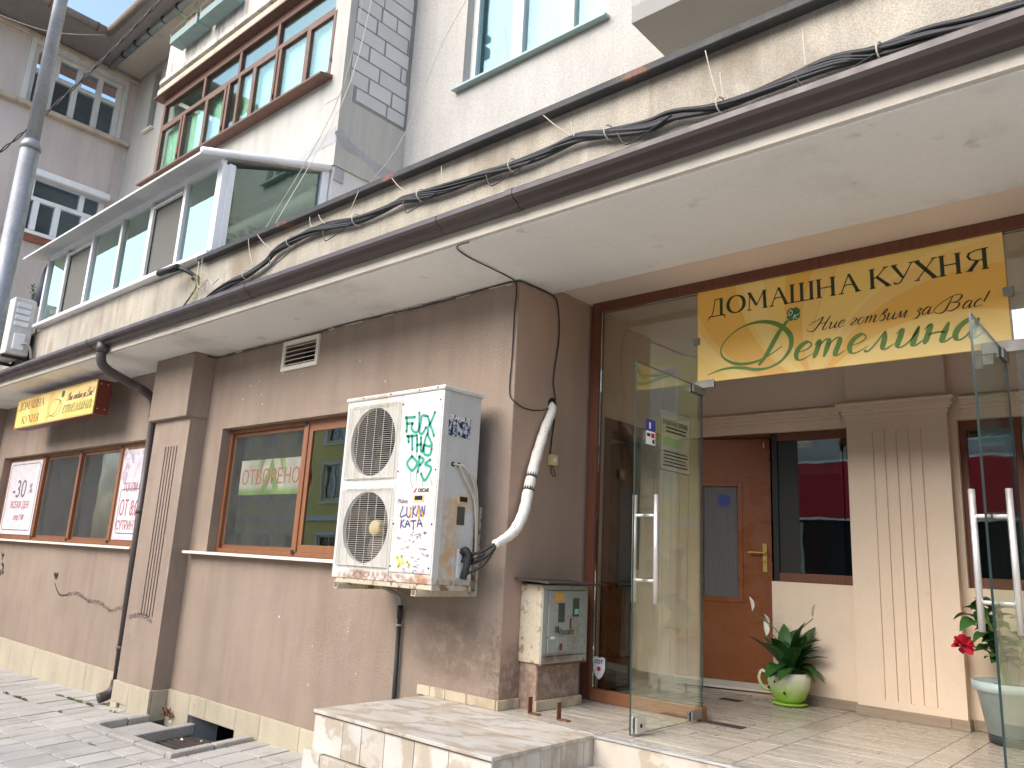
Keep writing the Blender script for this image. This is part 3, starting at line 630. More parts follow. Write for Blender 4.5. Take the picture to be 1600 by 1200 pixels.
# right-hand balcony above the canopy
B('side_balcony', 'stucco', BLD, (.59, 6.5, BY, BY+.14, 5.80, 6.9), (.59, .73, BY+.14, UY-.002, 5.80, 6.9)); B('side_balcony_slab', 'balcony_under', BLD, (.59, 6.5, BY-.002, UY-.002, 5.65, 5.80), bevel=.006)
# roof: soffit, gutters, tiles
B('roof_soffit', 'eave_main', BLD, (-11.9, CX1, .80, UY+.2, 10.71, 10.80)); B('eave_board', 'eave_dark', BLD, (-11.0, CX1, .475, .80, 10.69, 10.755))
g = G(); g.hexa([(-12.5, .46, 10.765), (CX1, .46, 10.765), (CX1, 7, 13.3), (-12.5, 7, 13.3), (-12.5, .44, 10.80), (CX1, .44, 10.80), (CX1, 7, 13.5), (-12.5, 7, 13.5)]); g.build('roof', 'roof_tile', BLD)
g = G().tube([(-10.88, .42, 10.735), (CX1, .42, 10.735)], .075, 12); g.build('roof_gutter', 'oldgut', BLD, True)
g = G().tube([(-11.85, .86, 10.655), (-9.0, .86, 10.64), (CX1, .86, 10.62)], .055, 12); g.build('eave_pipe', 'zinc', BLD, True)
for k in range(8): G().tube([(-11.2+k*.55, .85, 10.65), (-11.17+k*.55, .85, 10.65)], .066, 12).build('pipe_clamp', 'rubber', BLD, True)

# ================================================================== WING (neighbouring house at the left)
WG = thing('corner_house', 'old brownish plastered house at the far left with white windows', 'building', (-13, -3, -.5))
WX = -11.9
A1 = (-.42, 1.20, 9.27, 10.46); A2 = (-.30, 1.23, 6.88, 8.0)
G().wall(-1.7, UY-.002, -1, 10.9, [A1, A2], WX-.35, WX, axis=0).build('wall', 'wing', WG)
B('side_room', 'room_dark', WG, (WX-1.5, WX-1.45, -1.6, 2, 5, 10.8)); B('street_wall', 'wing', WG, (WX-7, WX-.352, -1.7, -1.4, -1, 10.9))
B('frieze', 'moulding', WG, (WX, WX+.07, -1.7, UY-.003, 10.55, 10.63), bevel=.012)
B('sill_band', 'moulding', WG, (WX, WX+.13, -1.7, UY-.003, 9.16, 9.25), bevel=.015)
B('eave', 'eave_dark', WG, (WX, WX+1.0, -2.4, .47, 10.69, 10.75), (WX, WX+.895, .4701, .79, 10.69, 10.75))
g = G(); g.hexa([(WX-6, -2.5, 13.4), (WX+1.02, -2.5, 10.765), (WX+1.02, .44, 10.765), (WX-6, 6, 13.4), (WX-6, -2.5, 13.5), (WX+1.03, -2.5, 10.80), (WX+1.03, .44, 10.80), (WX-6, 6, 13.5)]); g.build('roof', 'roof_tile', WG)
G().tube([(WX+1.04, -2.5, 10.735), (WX+1.04, .42, 10.735)], .075, 12).build('roof_gutter', 'oldgut', WG, True)
for k in range(4): G().tube([(WX+1.04, .2-k*.8, 10.735), (WX+1.04, .22-k*.8, 10.735)], .086, 12).build('gutter_clamp', 'rust', WG, True)
def wing_window(a0, a1, z0, z1, zt, mull, top_mull, fr, name, old):
    m = 'pvc_old' if old else 'pvc'; d0, d1 = (WX-.14, WX-.06)
    win = B(name, m, WG, (d0, d1, a0, a0+.09, z0, z1), (d0, d1, a1-.09, a1, z0, z1), (d0, d1, a0+.09, a1-.09, z0, z0+.07), (d0, d1, a0+.09, a1-.09, z1-.08, z1), (d0-.002, d1+.012, a0+.09, a1-.09, zt-.04, zt+.04), bevel=.006)
    for y in mull: B('mullion', m, win, (d0, d1+.014, y-.05, y+.05, z0+.07, zt-.04), bevel=.006)
    for y in top_mull: B('mullion', m, win, (d0, d1+.014, y-.045, y+.045, zt+.04, z1-.08), bevel=.006)
    lo = [a0+.09]+mull+[a1-.09]
    for a, b in zip(lo, lo[1:]): B('pane', 'glass_upper', win, (d0+.03, d0+.036, a+.03, b-.03, z0+.07, zt-.04))
    lo = [a0+.09]+top_mull+[a1-.09]
    for a, b in zip(lo, lo[1:]): B('pane', 'glass_upper', win, (d0+.03, d0+.036, a+.03, b-.03, zt+.04, z1-.08))
    return win
w1 = wing_window(A1[0], A1[1], A1[2], A1[3], 9.99, [-.04, .36, .78], [.0, .40, .78], .09, 'window', True)
B('casing', 'pvc_old', w1, (WX, WX+.03, A1[0]-.09, A1[0]-.002, 9.25, 10.55), (WX, WX+.03, A1[1]+.002, A1[1]+.07, 9.25, 10.55), (WX, WX+.035, A1[0]-.002, A1[1]+.002, A1[3]+.001, 10.55))
w2 = wing_window(A2[0], A2[1], A2[2], A2[3], 7.55, [.10, .46, .92], [-.03, .83], .09, 'window', False)
B('roller_box', 'pvc', w2, (WX, WX+.14, A2[0]-.03, A2[1]+.03, 7.93, 8.06), bevel=.02)
B('sill', 'pvc', w2, (WX-.05, WX+.08, A2[0]-.03, A2[1]+.03, 6.835, 6.879)); B('brick_sill', 'roof_tile', w2, (WX, WX+.05, A2[0]-.05, A2[1]+.05, 6.70, 6.834))
G().tube([(WX+.02, 1.22, 9.2), (WX+.03, 1.21, 8.5), (WX+.02, 1.2, 7.2), (WX+.02, 1.2, 5.5)], .008, 6).build('wall_cable', 'tie_white', WG)

# ================================================================== GROUND FLOOR WINDOWS
def shop_window(name, label, W, mull, left_net):
    t = thing(name, label, 'window', ((W[0]+W[1])/2, .1, W[2])); y0, y1 = .09, .15
    B('frame', 'brown_frame', t, (W[0], W[0]+.05, y0, y1, W[2], W[3]), (W[1]-.05, W[1], y0, y1, W[2], W[3]), (W[0]+.05, W[1]-.05, y0, y1, W[2], W[2]+.04), (W[0]+.05, W[1]-.05, y0, y1, W[3]-.04, W[3]), bevel=.004)
    lo = [W[0]+.05]+mull+[W[1]-.05]
    for x in mull: B('mullion', 'brown_frame', t, (x-.035, x+.035, y0-.008, y1, W[2]+.04, W[3]-.04), bevel=.004); B('corner_bracket', 'black', t, (x-.03, x+.01, y0-.012, y0-.0085, W[3]-.06, W[3]-.02), (x-.03, x+.01, y0-.012, y0-.0085, W[2]+.02, W[2]+.06))
    for i, (a, b) in enumerate(zip(lo, lo[1:])):
        a += .035 if i else 0; b -= .035 if i < len(lo)-2 else 0; net = i in left_net; ys = y0+.035 if net else y0+.005; s = .035 if net else .055
        B('sash', 'brown_frame', t, (a, b, ys, ys+.03, W[2]+.04, W[2]+.04+s*1.2), (a, b, ys, ys+.03, W[3]-.04-s*1.2, W[3]-.04), (a, a+s, ys, ys+.03, W[2]+.04+s*1.2, W[3]-.04-s*1.2), (b-s, b, ys, ys+.03, W[2]+.04+s*1.2, W[3]-.04-s*1.2), bevel=.003)
        if net: B('insect_net', 'net', t, (a+s*.6, b-s*.6, ys-.006, ys-.004, W[2]+.04+s, W[3]-.04-s))
        B('pane', 'glass_win', t, (a+s, b-s, ys+.012, ys+.018, W[2]+.04+s*1.2, W[3]-.04-s*1.2))
    B('sill', 'sill_white', t, (W[0]-.30, W[1]+(.1 if W[1] > -2 else -.25), -.10, .095, W[2]-.028, W[2]-.002), bevel=.004)
    return t
shop_window('shop_window', 'brown framed four-part shop window with posters left of the pilaster', W1, [-9.08, -7.78, -6.50], {1, 2})
shop_window('shop_window', 'brown framed sliding window beside the white outdoor unit', W2, [-2.58], {0})
# rooms behind the windows
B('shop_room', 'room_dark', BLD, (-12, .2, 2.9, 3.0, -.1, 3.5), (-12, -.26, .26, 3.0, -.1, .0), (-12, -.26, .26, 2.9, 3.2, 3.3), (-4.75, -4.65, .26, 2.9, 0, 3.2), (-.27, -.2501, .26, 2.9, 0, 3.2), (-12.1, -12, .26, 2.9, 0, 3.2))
for a, b, y in ((-3.9, -3.55, .35), (-9.0, -8.6, .45), (-7.7, -7.25, .45)):
    g = G(); n = 24; vs = []
    for k in range(n+1): xx = a+(b-a)*k/n; vs += [(xx, y+.02*math.sin(k*1.8), 1.3), (xx, y+.02*math.sin(k*1.8), 2.8)]
    g.add(vs, [(2*k, 2*k+2, 2*k+3, 2*k+1) for k in range(n)])
    tag(g.build('curtain', 'curtain_grey', None, True), {-3.9: 'grey gathered curtain behind the sliding window', -9.0: 'grey curtain behind the left dark pane of the shop window', -7.7: 'grey curtain behind the right dark pane of the shop window'}[a], 'curtain')
tag(B('paper_box', 'box_white', None, (-3.62, -3.40, .30, .48, 1.50, 1.66), bevel=.006), 'small white box standing inside the sliding window', 'box')
tag(B('shelf_unit', 'curtain_grey', None, (-3.4, -2.4, 1.3, 1.7, .01, 1.72), (-3.35, -2.5, 1.35, 1.65, 1.72, 1.86), bevel=.02), 'grey cabinet seen inside the sliding window', 'cabinet')
for (a, b, z0, z1, l) in ((-8.75, -8.05, 1.98, 2.36, 'pale notice board inside the left dark pane'), (-7.45, -6.75, 1.9, 2.28, 'pale notice board inside the right dark pane')):
    tag(B('notice_board', 'curtain_grey', None, (a, b, .5, .52, z0, z1), bevel=.004), l, 'notice')
# OPEN sheet inside the window
T = thing('open_sign', 'printed green and white sheet reading ОТВОРЕНО behind the window pane', 'sign', (-3.2, .16, 2.04))
def otv():
    n = N('open_print'); x = n.xyz(); d = n.math('ABSOLUTE', n.math('SUBTRACT', x[0], -3.14))
    a = n.rng(n.math('SINE', n.math('MULTIPLY', n.math('ADD', d, n.math('MULTIPLY', n.math('SUBTRACT', x[2], 2.2), .5)), 30.)), -.2, .4)
    m = n.math('MULTIPLY', n.rng(d, .35, .12), a); b = n.rng(x[2], 2.14, 2.06)
    n.pbsdf(n.mix(n.math('MAXIMUM', m, b), lin((224, 226, 206)), lin((150, 186, 104))), .6, 0, .3); MT['open_print'] = n.m
otv()
B('sheet', 'open_print', T, (-3.69, -2.64, .121, .124, 2.045, 2.385))
text_obj('lettering', 'ОТВОРЕНО', 'ink_faded', T, -3.66, .1195, 2.145, .205, 0, .88)
# two posters on the left window
P1 = thing('poster', 'white poster offering minus thirty percent in leftmost pane', 'poster', (-9.9, .08, 1.54), 'posters on the shop window')
B('sheet', 'paper', P1, (-10.50, -9.16, .086, .0885, 1.555, 2.645))
def frame_line(t, x0, x1, z0, z1, y, r=.06, w_=.012, mat='ink_grey'):
    pts = []
    for cx, cz, a0 in ((x1-r, z1-r, 0), (x0+r, z1-r, 90), (x0+r, z0+r, 180), (x1-r, z0+r, 270)): pts += [(cx+r*math.cos(rad(a0+k*15)), cz+r*math.sin(rad(a0+k*15))) for k in range(7)]
    g = G(); g.ribbon(pts+[pts[0]], lambda t_, a, b: w_, lambda a, b: (a, y, b)); return g.build('border', mat, t)
frame_line(P1, -10.43, -9.22, 1.62, 2.60, .0845)
text_obj('lettering', '-30', 'ink_grey', P1, -10.22, .0845, 2.10, .38, 0, 1.15); text_obj('lettering', '%', 'ink_grey', P1, -9.52, .0845, 2.16, .2, 0, 1.0)
text_obj('lettering', 'ВСЕКИ ДЕН', 'ink_red', P1, -10.2, .0845, 1.94, .145, 0, .92); text_obj('lettering', 'след 17:00', 'ink_red', P1, -10.0, .0845, 1.77, .115, .25, .8)
P2 = thing('poster', 'white poster for hot soups from eight next to the downpipe', 'poster', (-6.0, .08, 1.54), 'posters on the shop window')
B('sheet', 'paper', P2, (-6.40, -5.30, .086, .0885, 1.555, 2.63)); B('bottom_strip', 'paper_pink', P2, (-6.40, -5.30, .0845, .0858, 1.555, 1.60))
frame_line(P2, -6.34, -5.35, 1.63, 2.15, .0842)
g = G(); g.ribbon([(-6.38, 2.60), (-6.1, 2.50), (-5.9, 2.58), (-5.6, 2.59)], lambda t, a, b: .09*(1-t)+.03, lambda a, b: (a, .0838, b)); g.ribbon(crom([(-6.32, 2.22), (-6.28, 2.4), (-6.18, 2.5), (-6.05, 2.56)], 5), lambda t, a, b: .11*(1-t)+.05, lambda a, b: (a, .084, b)); g.build('ornament', 'poster_ornament', P2)
g = G(); g.ribbon(crom([(-6.08, 2.20), (-6.02, 2.38), (-5.86, 2.52), (-5.6, 2.57)], 6), lambda t, a, b: .05, lambda a, b: (a, .0834, b)); g.build('plate_rim', 'paper_pink', P2)
text_obj('lettering', 'ТОПЛИ СУПИ', 'ink_red', P2, -6.28, .0842, 2.12, .15, 0, .70); text_obj('lettering', 'ОТ 8:00', 'ink_red', P2, -6.31, .0842, 1.84, .26, .06, .66); text_obj('lettering', 'СУТРИНТА', 'ink_red', P2, -6.33, .0842, 1.67, .155, 0, .74)

# ================================================================== LETTERING ALPHABETS
TK, TN = .17, .055
def ell(cx, cy, rx, ry, a0=0, a1=360, n=28): return [(cx+rx*math.cos(rad(a0+(a1-a0)*k/n)), cy+ry*math.sin(rad(a0+(a1-a0)*k/n))) for k in range(n+1)]
# serif capitals: (points, start width, end width); 'o' marks modulated curves
SER = {
 'Д': (.95, [([(.14, .02), (.24, .35), (.34, .97)], TN, TN), ([(.30, .97), (.74, .97)], TN, TN), ([(.66, .97), (.66, .02)], TK, TK), ([(.0, .02), (.86, .02)], TN, TN), ([(.05, .03), (-.04, -.2)], .09, .02), ([(.80, .03), (.88, -.2)], .09, .02)]),
 'О': (1.02, [(ell(.48, .5, .42, .48), 'o', 0)]),
 'М': (1.12, [([(.12, .0), (.16, .97)], TN, TN), ([(.14, .97), (.50, .22)], TK, .12), ([(.50, .22), (.86, .97)], TN, TN), ([(.88, .97), (.92, .0)], TK, TK), ([(.02, .02), (.24, .02)], TN, TN), ([(.80, .02), (1.04, .02)], TN, TN), ([(.04, .97), (.22, .97)], TN, TN), ([(.80, .97), (1.0, .97)], TN, TN)]),
 'А': (.96, [([(.10, .0), (.46, .98)], TN, TN), ([(.46, .98), (.82, .0)], .12, TK), ([(.22, .36), (.40, .44), (.66, .40)], TN, TN), ([(.0, .02), (.22, .02)], TN, TN), ([(.70, .02), (.96, .02)], TN, TN)]),
 'Ш': (1.22, [([(.14, .97), (.14, .02)], TK, TK), ([(.58, .97), (.58, .02)], TK, TK), ([(1.02, .97), (1.02, .02)], TK, TK), ([(.02, .02), (1.15, .02)], TN, TN), ([(.02, .97), (.26, .97)], TN, TN), ([(.46, .97), (.70, .97)], TN, TN), ([(.90, .97), (1.14, .97)], TN, TN)]),
 'Н': (1.0, [([(.14, .97), (.14, .02)], TK, TK), ([(.76, .97), (.76, .02)], TK, TK), ([(.14, .5), (.76, .5)], TN, TN)] + [([(a, z), (a+.26, z)], TN, TN) for a in (.01, .63) for z in (.02, .97)]),
 'К': (.98, [([(.14, .97), (.14, .02)], TK, TK), ([(.20, .48), (.40, .60), (.74, .97)], TN, TN), ([(.34, .56), (.84, .02)], .13, TK), ([(.01, .02), (.27, .02)], TN, TN), ([(.01, .97), (.27, .97)], TN, TN), ([(.62, .97), (.86, .97)], TN, TN), ([(.70, .02), (.96, .02)], TN, TN)]),
 'У': (.94, [([(.08, .97), (.46, .30)], TK, .12), ([(.86, .97), (.54, .36), (.34, .06), (.16, .02), (.08, .12)], TN, .09), ([(.0, .97), (.26, .97)], TN, TN), ([(.74, .97), (.96, .97)], TN, TN)]),
 'Х': (.98, [([(.10, .97), (.82, .02)], TK, TK), ([(.82, .97), (.10, .02)], TN, TN), ([(.0, .97), (.26, .97)], TN, TN), ([(.70, .97), (.94, .97)], TN, TN), ([(.0, .02), (.22, .02)], TN, TN), ([(.68, .02), (.96, .02)], TN, TN)]),
 'Я': (.98, [([(.76, .97), (.76, .02)], TK, TK), ([(.80, .97), (.46, .95), (.20, .86), (.14, .72), (.22, .56), (.46, .46), (.76, .46)], TN, TN), ([(.22, .88), (.14, .72), (.24, .55)], .10, .10), ([(.50, .46), (.18, .02)], .14, TK), ([(.63, .02), (.90, .02)], TN, TN), ([(.04, .02), (.30, .02)], TN, TN), ([(.72, .97), (.92, .97)], TN, TN)]),
 ' ': (.55, [])}
def serif(g, txt, x0, x1, z, h, P):
    """set a line of serif capitals between x0 and x1 on baseline z with cap height h"""
    tot = sum(SER[c][0] for c in txt); k = (x1-x0)/tot; x = x0
    for c in txt:
        adv, st = SER[c]
        for pts, w0, w1 in st:
            pts = [(x+a*k, z+b*h) for a, b in pts]
            if w0 == 'o': g.ribbon(pts, lambda t, dx, dy: (TN+(TK+.03-TN)*abs(dy)**1.5)*h, P)
            else: g.ribbon(pts, lambda t, dx, dy, w0=w0, w1=w1: (w0+(w1-w0)*t)*h, P)
        x += adv*k
    return g
SCR = {   # slanted script, x-height 1
 'и': (.86, [[(-.04, .72), (.10, .98), (.13, .6), (.12, .15), (.24, .0), (.44, .2), (.60, .7), (.62, 1)], [(.62, 1), (.60, .15), (.70, .0), (.90, .25)]]),
 'н': (.90, [[(-.04, .75), (.10, 1), (.12, .5), (.10, 0)], [(.11, .46), (.36, .54), (.62, .52)], [(.64, 1), (.60, .15), (.70, .0), (.92, .25)]]),
 'е': (.66, [[(.06, .46), (.36, .54), (.52, .78), (.36, 1), (.14, .82), (.05, .42), (.18, .04), (.40, .04), (.68, .3)]]),
 'т': (1.2, [[(-.02, .75), (.10, 1), (.12, .5), (.10, 0)], [(.11, .6), (.32, .98), (.46, .86), (.45, 0)], [(.46, .6), (.68, .98), (.84, .86), (.82, .14), (.92, .0), (1.14, .25)]]),
 'л': (.86, [[(-.06, .1), (.06, 0), (.22, .3), (.44, 1)], [(.44, 1), (.50, .5), (.52, .12), (.64, 0), (.86, .25)]]),
 'а': (.84, [[(.54, .86), (.36, 1), (.12, .72), (.05, .3), (.18, .0), (.40, .2), (.58, 1)], [(.58, 1), (.54, .15), (.64, .0), (.86, .25)]]),
 'г': (.60, [[(.0, .75), (.22, 1), (.44, .82), (.30, .5), (.08, .2), (.22, .0), (.56, .2)]]),
 'о': (.66, [[(.34, 1), (.10, .75), (.05, .3), (.24, 0), (.48, .25), (.52, .7), (.34, 1)]]),
 'в': (.66, [[(.04, .3), (.10, .9), (.30, 1.6), (.46, 1.5), (.26, .9), (.48, .75), (.50, .25), (.24, 0), (.06, .25)]]),
 'м': (1.0, [[(-.04, .05), (.06, .0), (.24, 1), (.38, .08), (.70, 1), (.72, .5), (.70, .14), (.80, 0), (1.0, .25)]]),
 'з': (.62, [[(.08, .8), (.28, 1), (.46, .8), (.22, .54), (.46, .3), (.36, -.3), (.10, -.4)]]),
 'с': (.62, [[(.52, .82), (.34, 1), (.10, .7), (.06, .3), (.22, 0), (.58, .25)]]),
 'Н': (1.3, [[(-.7, .9), (-.5, 1.3), (-.1, 1.5), (.36, 1.9), (.16, .6), (-.1, 0), (-.6, .1), (-.75, .5)], [(.10, .9), (.5, 1.0), (.92, 1.0)], [(1.06, 2.0), (.84, .8), (.80, .1), (1.0, .0), (1.2, .3)]]),
 'В': (1.35, [[(.20, 1.9), (.14, 1), (.0, 0), (-.5, -.1), (-.9, .4), (-.5, 1.3), (.3, 2.0), (.9, 1.9), (.8, 1.2), (.2, 1.05)], [(.4, 1.05), (.95, .9), (.95, .3), (.5, -.05), (.1, .2)]]),
 '!': (.4, [[(.2, 1.9), (.08, .5)], [(.04, .08), (.06, .0)]]),
 ' ': (.5, [])}
def script(g, txt, x0, x1, z, xh, P, shear=.45, thick=.2, thin=.05):
    tot = sum(SCR[c][0] for c in txt); k = (x1-x0)/tot; x = x0
    for c in txt:
        adv, st = SCR[c]
        for pts in st:
            q = crom([(x+a*k+b*xh*shear, z+b*xh) for a, b in pts], 6)
            g.ribbon(q, lambda t, dx, dy: (thin+(thick-thin)*max(0, -dy*.92-dx*.39)**1.0 + .02)*xh*min(1, .35+4*t, .35+4*(1-t)), P)
        x += adv*k
    return g
def big_d(g, X, Z, s, sx, P):
    """swash initial traced as two strokes; X,Z origin, s scale"""
    f = lambda L: crom([(X+a*sx, Z+b*s) for a, b in L], 7)
    loop = [(.535, .135), (.45, .06), (.33, .0), (.20, .0), (.11, .08), (.11, .18), (.18, .27), (.30, .33), (.43, .325), (.55, .27), (.605, .17), (.57, .06), (.48, -.02), (.38, -.045), (.26, -.02), (.17, .0-.015), (.08, -.03), (.0, -.055)]
    wl = [.006, .008, .016, .02, .012, .008, .008, .012, .024, .034, .036, .024, .014, .016, .022, .018, .012, .004]
    q = f(loop); g.ribbon(q, lambda t, a, b: s*.75*(lambda u: wl[int(u)]*(1-u % 1)+wl[min(int(u)+1, len(wl)-1)]*(u % 1))(t*(len(wl)-1.001)), P)
    st = f([(.56, .285), (.50, .20), (.44, .10), (.38, -.0), (.36, -.02)]); g.ribbon(st, lambda t, a, b: s*.024*(1-.7*t), P)
def clover(g, cx, cz, r, P3):
    for k in range(4):
        a = rad(45+90*k); c = (cx+r*.55*math.cos(a), cz+r*.55*math.sin(a)); pts = []
        for j in range(22):
            q = 2*math.pi*j/22; rr = r*.52*(1-.22*max(0, math.cos(q-a))**6); pts.append((c[0]+rr*math.cos(q), c[1]+rr*math.sin(q)))
        b = len(g.v); g.v += [P3(*p) for p in pts]; g.f.append(tuple(range(b, b+22)))
# ------------------------------------------------------------------ lit-box sign above the left window
LS = thing('box_sign', 'red sided yellow box sign of the eatery hanging above left window', 'sign', (-7.6, -.34, 3.0))
LX0, LX1, LZ0, LZ1, LY = -8.97, -6.24, 2.995, 3.41, -.42
B('box', 'red_box', LS, (LX0, LX1, LY+.004, -.25, LZ0, LZ1), bevel=.006)
B('face', 'sign_print_far', LS, (LX0+.015, LX1-.015, LY, LY+.0035, LZ0+.012, LZ1-.012))
B('face_trim', 'brass', LS, (LX0, LX1, LY-.006, LY+.012, LZ0-.004, LZ0+.012), (LX0, LX0+.015, LY-.006, LY+.012, LZ0+.012, LZ1-.0), (LX1-.015, LX1, LY-.006, LY+.012, LZ0+.012, LZ1), (LX0+.015, LX1-.015, LY-.006, LY+.012, LZ1-.012, LZ1))
for x in (-8.3, -6.9): B('bracket', 'black', LS, (x-.02, x+.02, -.25, -.001, 3.36, 3.40))
for (y, z) in ((-.30, 3.36), (-.38, 3.36), (-.30, 3.06), (-.38, 3.06)): G().disc((LX1, y, z), .007, 0, 10, .004).build('screw', 'steel', LS)
PF = lambda a, b: (a, LY-.002, b)
serif(G(), 'ДОМАШНА', -8.90, -7.93, 3.245, .115, PF).build('lettering', 'ink_dark', LS); serif(G(), 'КУХНЯ', -8.70, -8.06, 3.045, .11, PF).build('lettering', 'ink_dark', LS)
g = G(); big_d(g, -7.83, 3.085, .60, .86, lambda a, b: (a, LY-.0025, b)); g.build('swash_initial', 'ink_green', LS); script(G(), 'етелина', -7.24, -6.32, 3.075, .10, PF, .3, .24, .08).build('lettering', 'ink_green', LS)
script(G(), 'Ние готвим за  Вас!', -7.12, -6.34, 3.23, .052, lambda a, b: (a, LY-.0022, b), .4, .22, .08).build('lettering', 'ink_black', LS)
g = G(); clover(g, -7.30, 3.335, .05, lambda a, b: (a, LY-.003, b)); g.build('clover_emblem', 'clover', LS)

# ================================================================== GUTTER, DOWNPIPE, FLASHING BITS
GU = thing('rain_gutter', 'long dark brown rain gutter along the canopy edge', 'gutter', (-2, -.77, 3.6))
prof = [(-.7155, 3.66), (-.7155, 3.62), (-.73, 3.606), (-.765, 3.600), (-.785, 3.606), (-.792, 3.622), (-.80, 3.628), (-.835, 3.640), (-.848, 3.66), (-.848, 3.69), (-.84, 3.70), (-.832, 3.695), (-.832, 3.664), (-.80, 3.646), (-.74, 3.640), (-.73, 3.66)]
edges = (-12.0, -9.0, -5.62, -2.35, 0.0, .62, 3.4, 7.0)
for a, b in zip(edges, edges[1:]): G().prism(prof, 0, a+.002, b-.002).build('gutter_length', 'gutter', GU, bevel=.002, seg=1)
for x in (-9.0, -5.62, -2.35, .62, 3.4): G().prism([(p-.0035 if p < -.74 else p, q-.004 if q < 3.65 else q+.001) for p, q in prof], 0, x-.03, x+.03).build('gutter_joint', 'gutter', GU)
DP = thing('downpipe', 'dark brown downpipe bending from the gutter to the pilaster foot', 'pipe', (-5.2, -.1, -.1))
path = crom([(-5.30, -.78, 3.60), (-5.30, -.78, 3.49), (-5.31, -.75, 3.40), (-5.32, -.66, 3.34)], 5) + crom([(-5.37, -.26, 3.22), (-5.385, -.13, 3.15), (-5.385, -.09, 3.05), (-5.38, -.09, 2.93)], 5)
G().tube(path, .05, 14).build('upper_bend', 'pipe_brown', DP, True)
G().tube([(-5.30, -.78, 3.63), (-5.30, -.78, 3.52)], .06, 14).build('outlet_funnel', 'pipe_brown', DP, True)
G().tube([(-5.38, -.09, 2.97), (-5.275, -.09, .08)], .04, 14).build('straight_pipe', 'pipe_brown', DP, True)
for z in (.46, 1.9): G().tube([(-5.272-.0363*z, -.09, z), (-5.272-.0363*z, -.09, z-.05)], .046, 14).build('pipe_joint', 'pipe_brown', DP, True)
G().tube(crom([(-5.277, -.09, .12), (-5.275, -.10, .04), (-5.275, -.15, -.02), (-5.28, -.25, -.055)], 5), .052, 14).build('shoe', 'pipe_brown', DP, True)
# ventilation grille
VT = thing('vent_grille', 'pale louvred vent grille below the soffit above the sliding window', 'vent', (-2.67, 0, 3.2))
B('frame', 'sill_white', VT, (-2.97, -2.385, -.02, .02, 3.19, 3.232), (-2.97, -2.385, -.02, .02, 3.446, 3.485), (-2.97, -2.93, -.02, .02, 3.232, 3.446), (-2.425, -2.385, -.02, .02, 3.232, 3.446), bevel=.004)
for k in range(5):
    z = 3.245+k*.043; G().hexa([(-2.928, -.012, z-.002), (-2.427, -.012, z-.002), (-2.427, .03, z+.02), (-2.928, .03, z+.02), (-2.928, -.012, z+.003), (-2.427, -.012, z+.003), (-2.427, .03, z+.025), (-2.928, .03, z+.025)]).build('slat', 'sill_white', VT)
B('dark_duct', 'room_black', VT, (-2.94, -2.41, .2, .24, 3.2, 3.5))
# small plaster plugs / paint chips on the wall
g = G()
for k in range(16):
    x = random.uniform(-3.8, -1.3); z = random.choice((random.uniform(2.8, 3.3), random.uniform(.3, 1.3))); r = random.uniform(.003, .007)
    g.prism([(x+r*math.cos(a), z+r*1.4*math.sin(a)) for a in (0, 1.2, 2.3, 3.4, 4.6, 5.4)], 1, -.003, .0)
stuff(g.build('paint_chip', 'sill_white', BLD))
# sprayed heart with a long tail
HT = thing('spray_heart', 'black sprayed heart on a long wavy string across the taupe wall', 'graffiti', (-7.6, 0, .9))
SPRAY = [(-7.672, .975), (-7.544, .888), (-7.407, .838), (-7.194, .858), (-6.967, .893), (-6.747, .868), (-6.578, .83), (-6.382, .834), (-6.187, .829), (-6.031, .793), (-5.883, .767), (-5.718, .807), (-5.526, .822)]
HEART = [(-7.647, 1.008), (-7.739, 1.068), (-7.723, 1.107), (-7.668, 1.088), (-7.634, 1.115), (-7.592, 1.075), (-7.635, 1.02)]
PW = lambda a, b: (a, -.002, b)
g = G(); g.ribbon(crom(SPRAY[:4], 6), lambda t, a, b: .018, PW); g.build('string', 'black', HT)
def spray_mat():
    n = N('spray_soft'); n_ = n.noise(55, 3); d = n.new('ShaderNodeBsdfDiffuse'); d.inputs[0].default_value = (*lin((70, 62, 62)), 1); t = n.new('ShaderNodeBsdfTransparent'); m = n.new('ShaderNodeMixShader')
    n.lk(n.rng(n_, .44, .62, 0, .8), m.inputs[0]); n.lk(t.outputs[0], m.inputs[1]); n.lk(d.outputs[0], m.inputs[2]); n.lk(m.outputs[0], n.out.inputs[0]); MT['spray_soft'] = n.m
spray_mat()
g = G(); g.ribbon(crom(SPRAY[3:], 6), lambda t, a, b: .045, PW); g.build('faded_string', 'spray_soft', HT)
g = G(); b = len(g.v); hp = crom(HEART+[HEART[0]], 5)[:-1]; g.v += [(a, -.002, c) for a, c in hp]; g.f.append(tuple(range(len(hp)))); g.build('heart', 'black', HT)
g = G(); g.ribbon(crom([(-4.998, .77), (-4.833, .809), (-4.679, .816), (-4.559, .798), (-4.48, .764)], 6), lambda t, a, b: .05, lambda a, b: (a, -.1855, b)); tag(g.build('spray_mark', 'spray_soft'), 'grey curved spray mark at the foot of the fluted pilaster', 'graffiti')
g = G(); g.ribbon(crom([(-9.806, 1.134), (-9.705, 1.09), (-9.729, 1.029), (-9.651, .996)], 5), lambda t, a, b: .04, PW); g.ribbon([(-9.823, 1.036), (-9.745, .967)], lambda t, a, b: .035, PW); g.ribbon(crom([(-9.9, 1.30), (-9.85, 1.24), (-9.78, 1.27), (-9.83, 1.18)], 5), lambda t, a, b: .03, PW); tag(g.build('spray_scribble', 'black'), 'black spray scribble on the wall at the far left edge', 'graffiti')

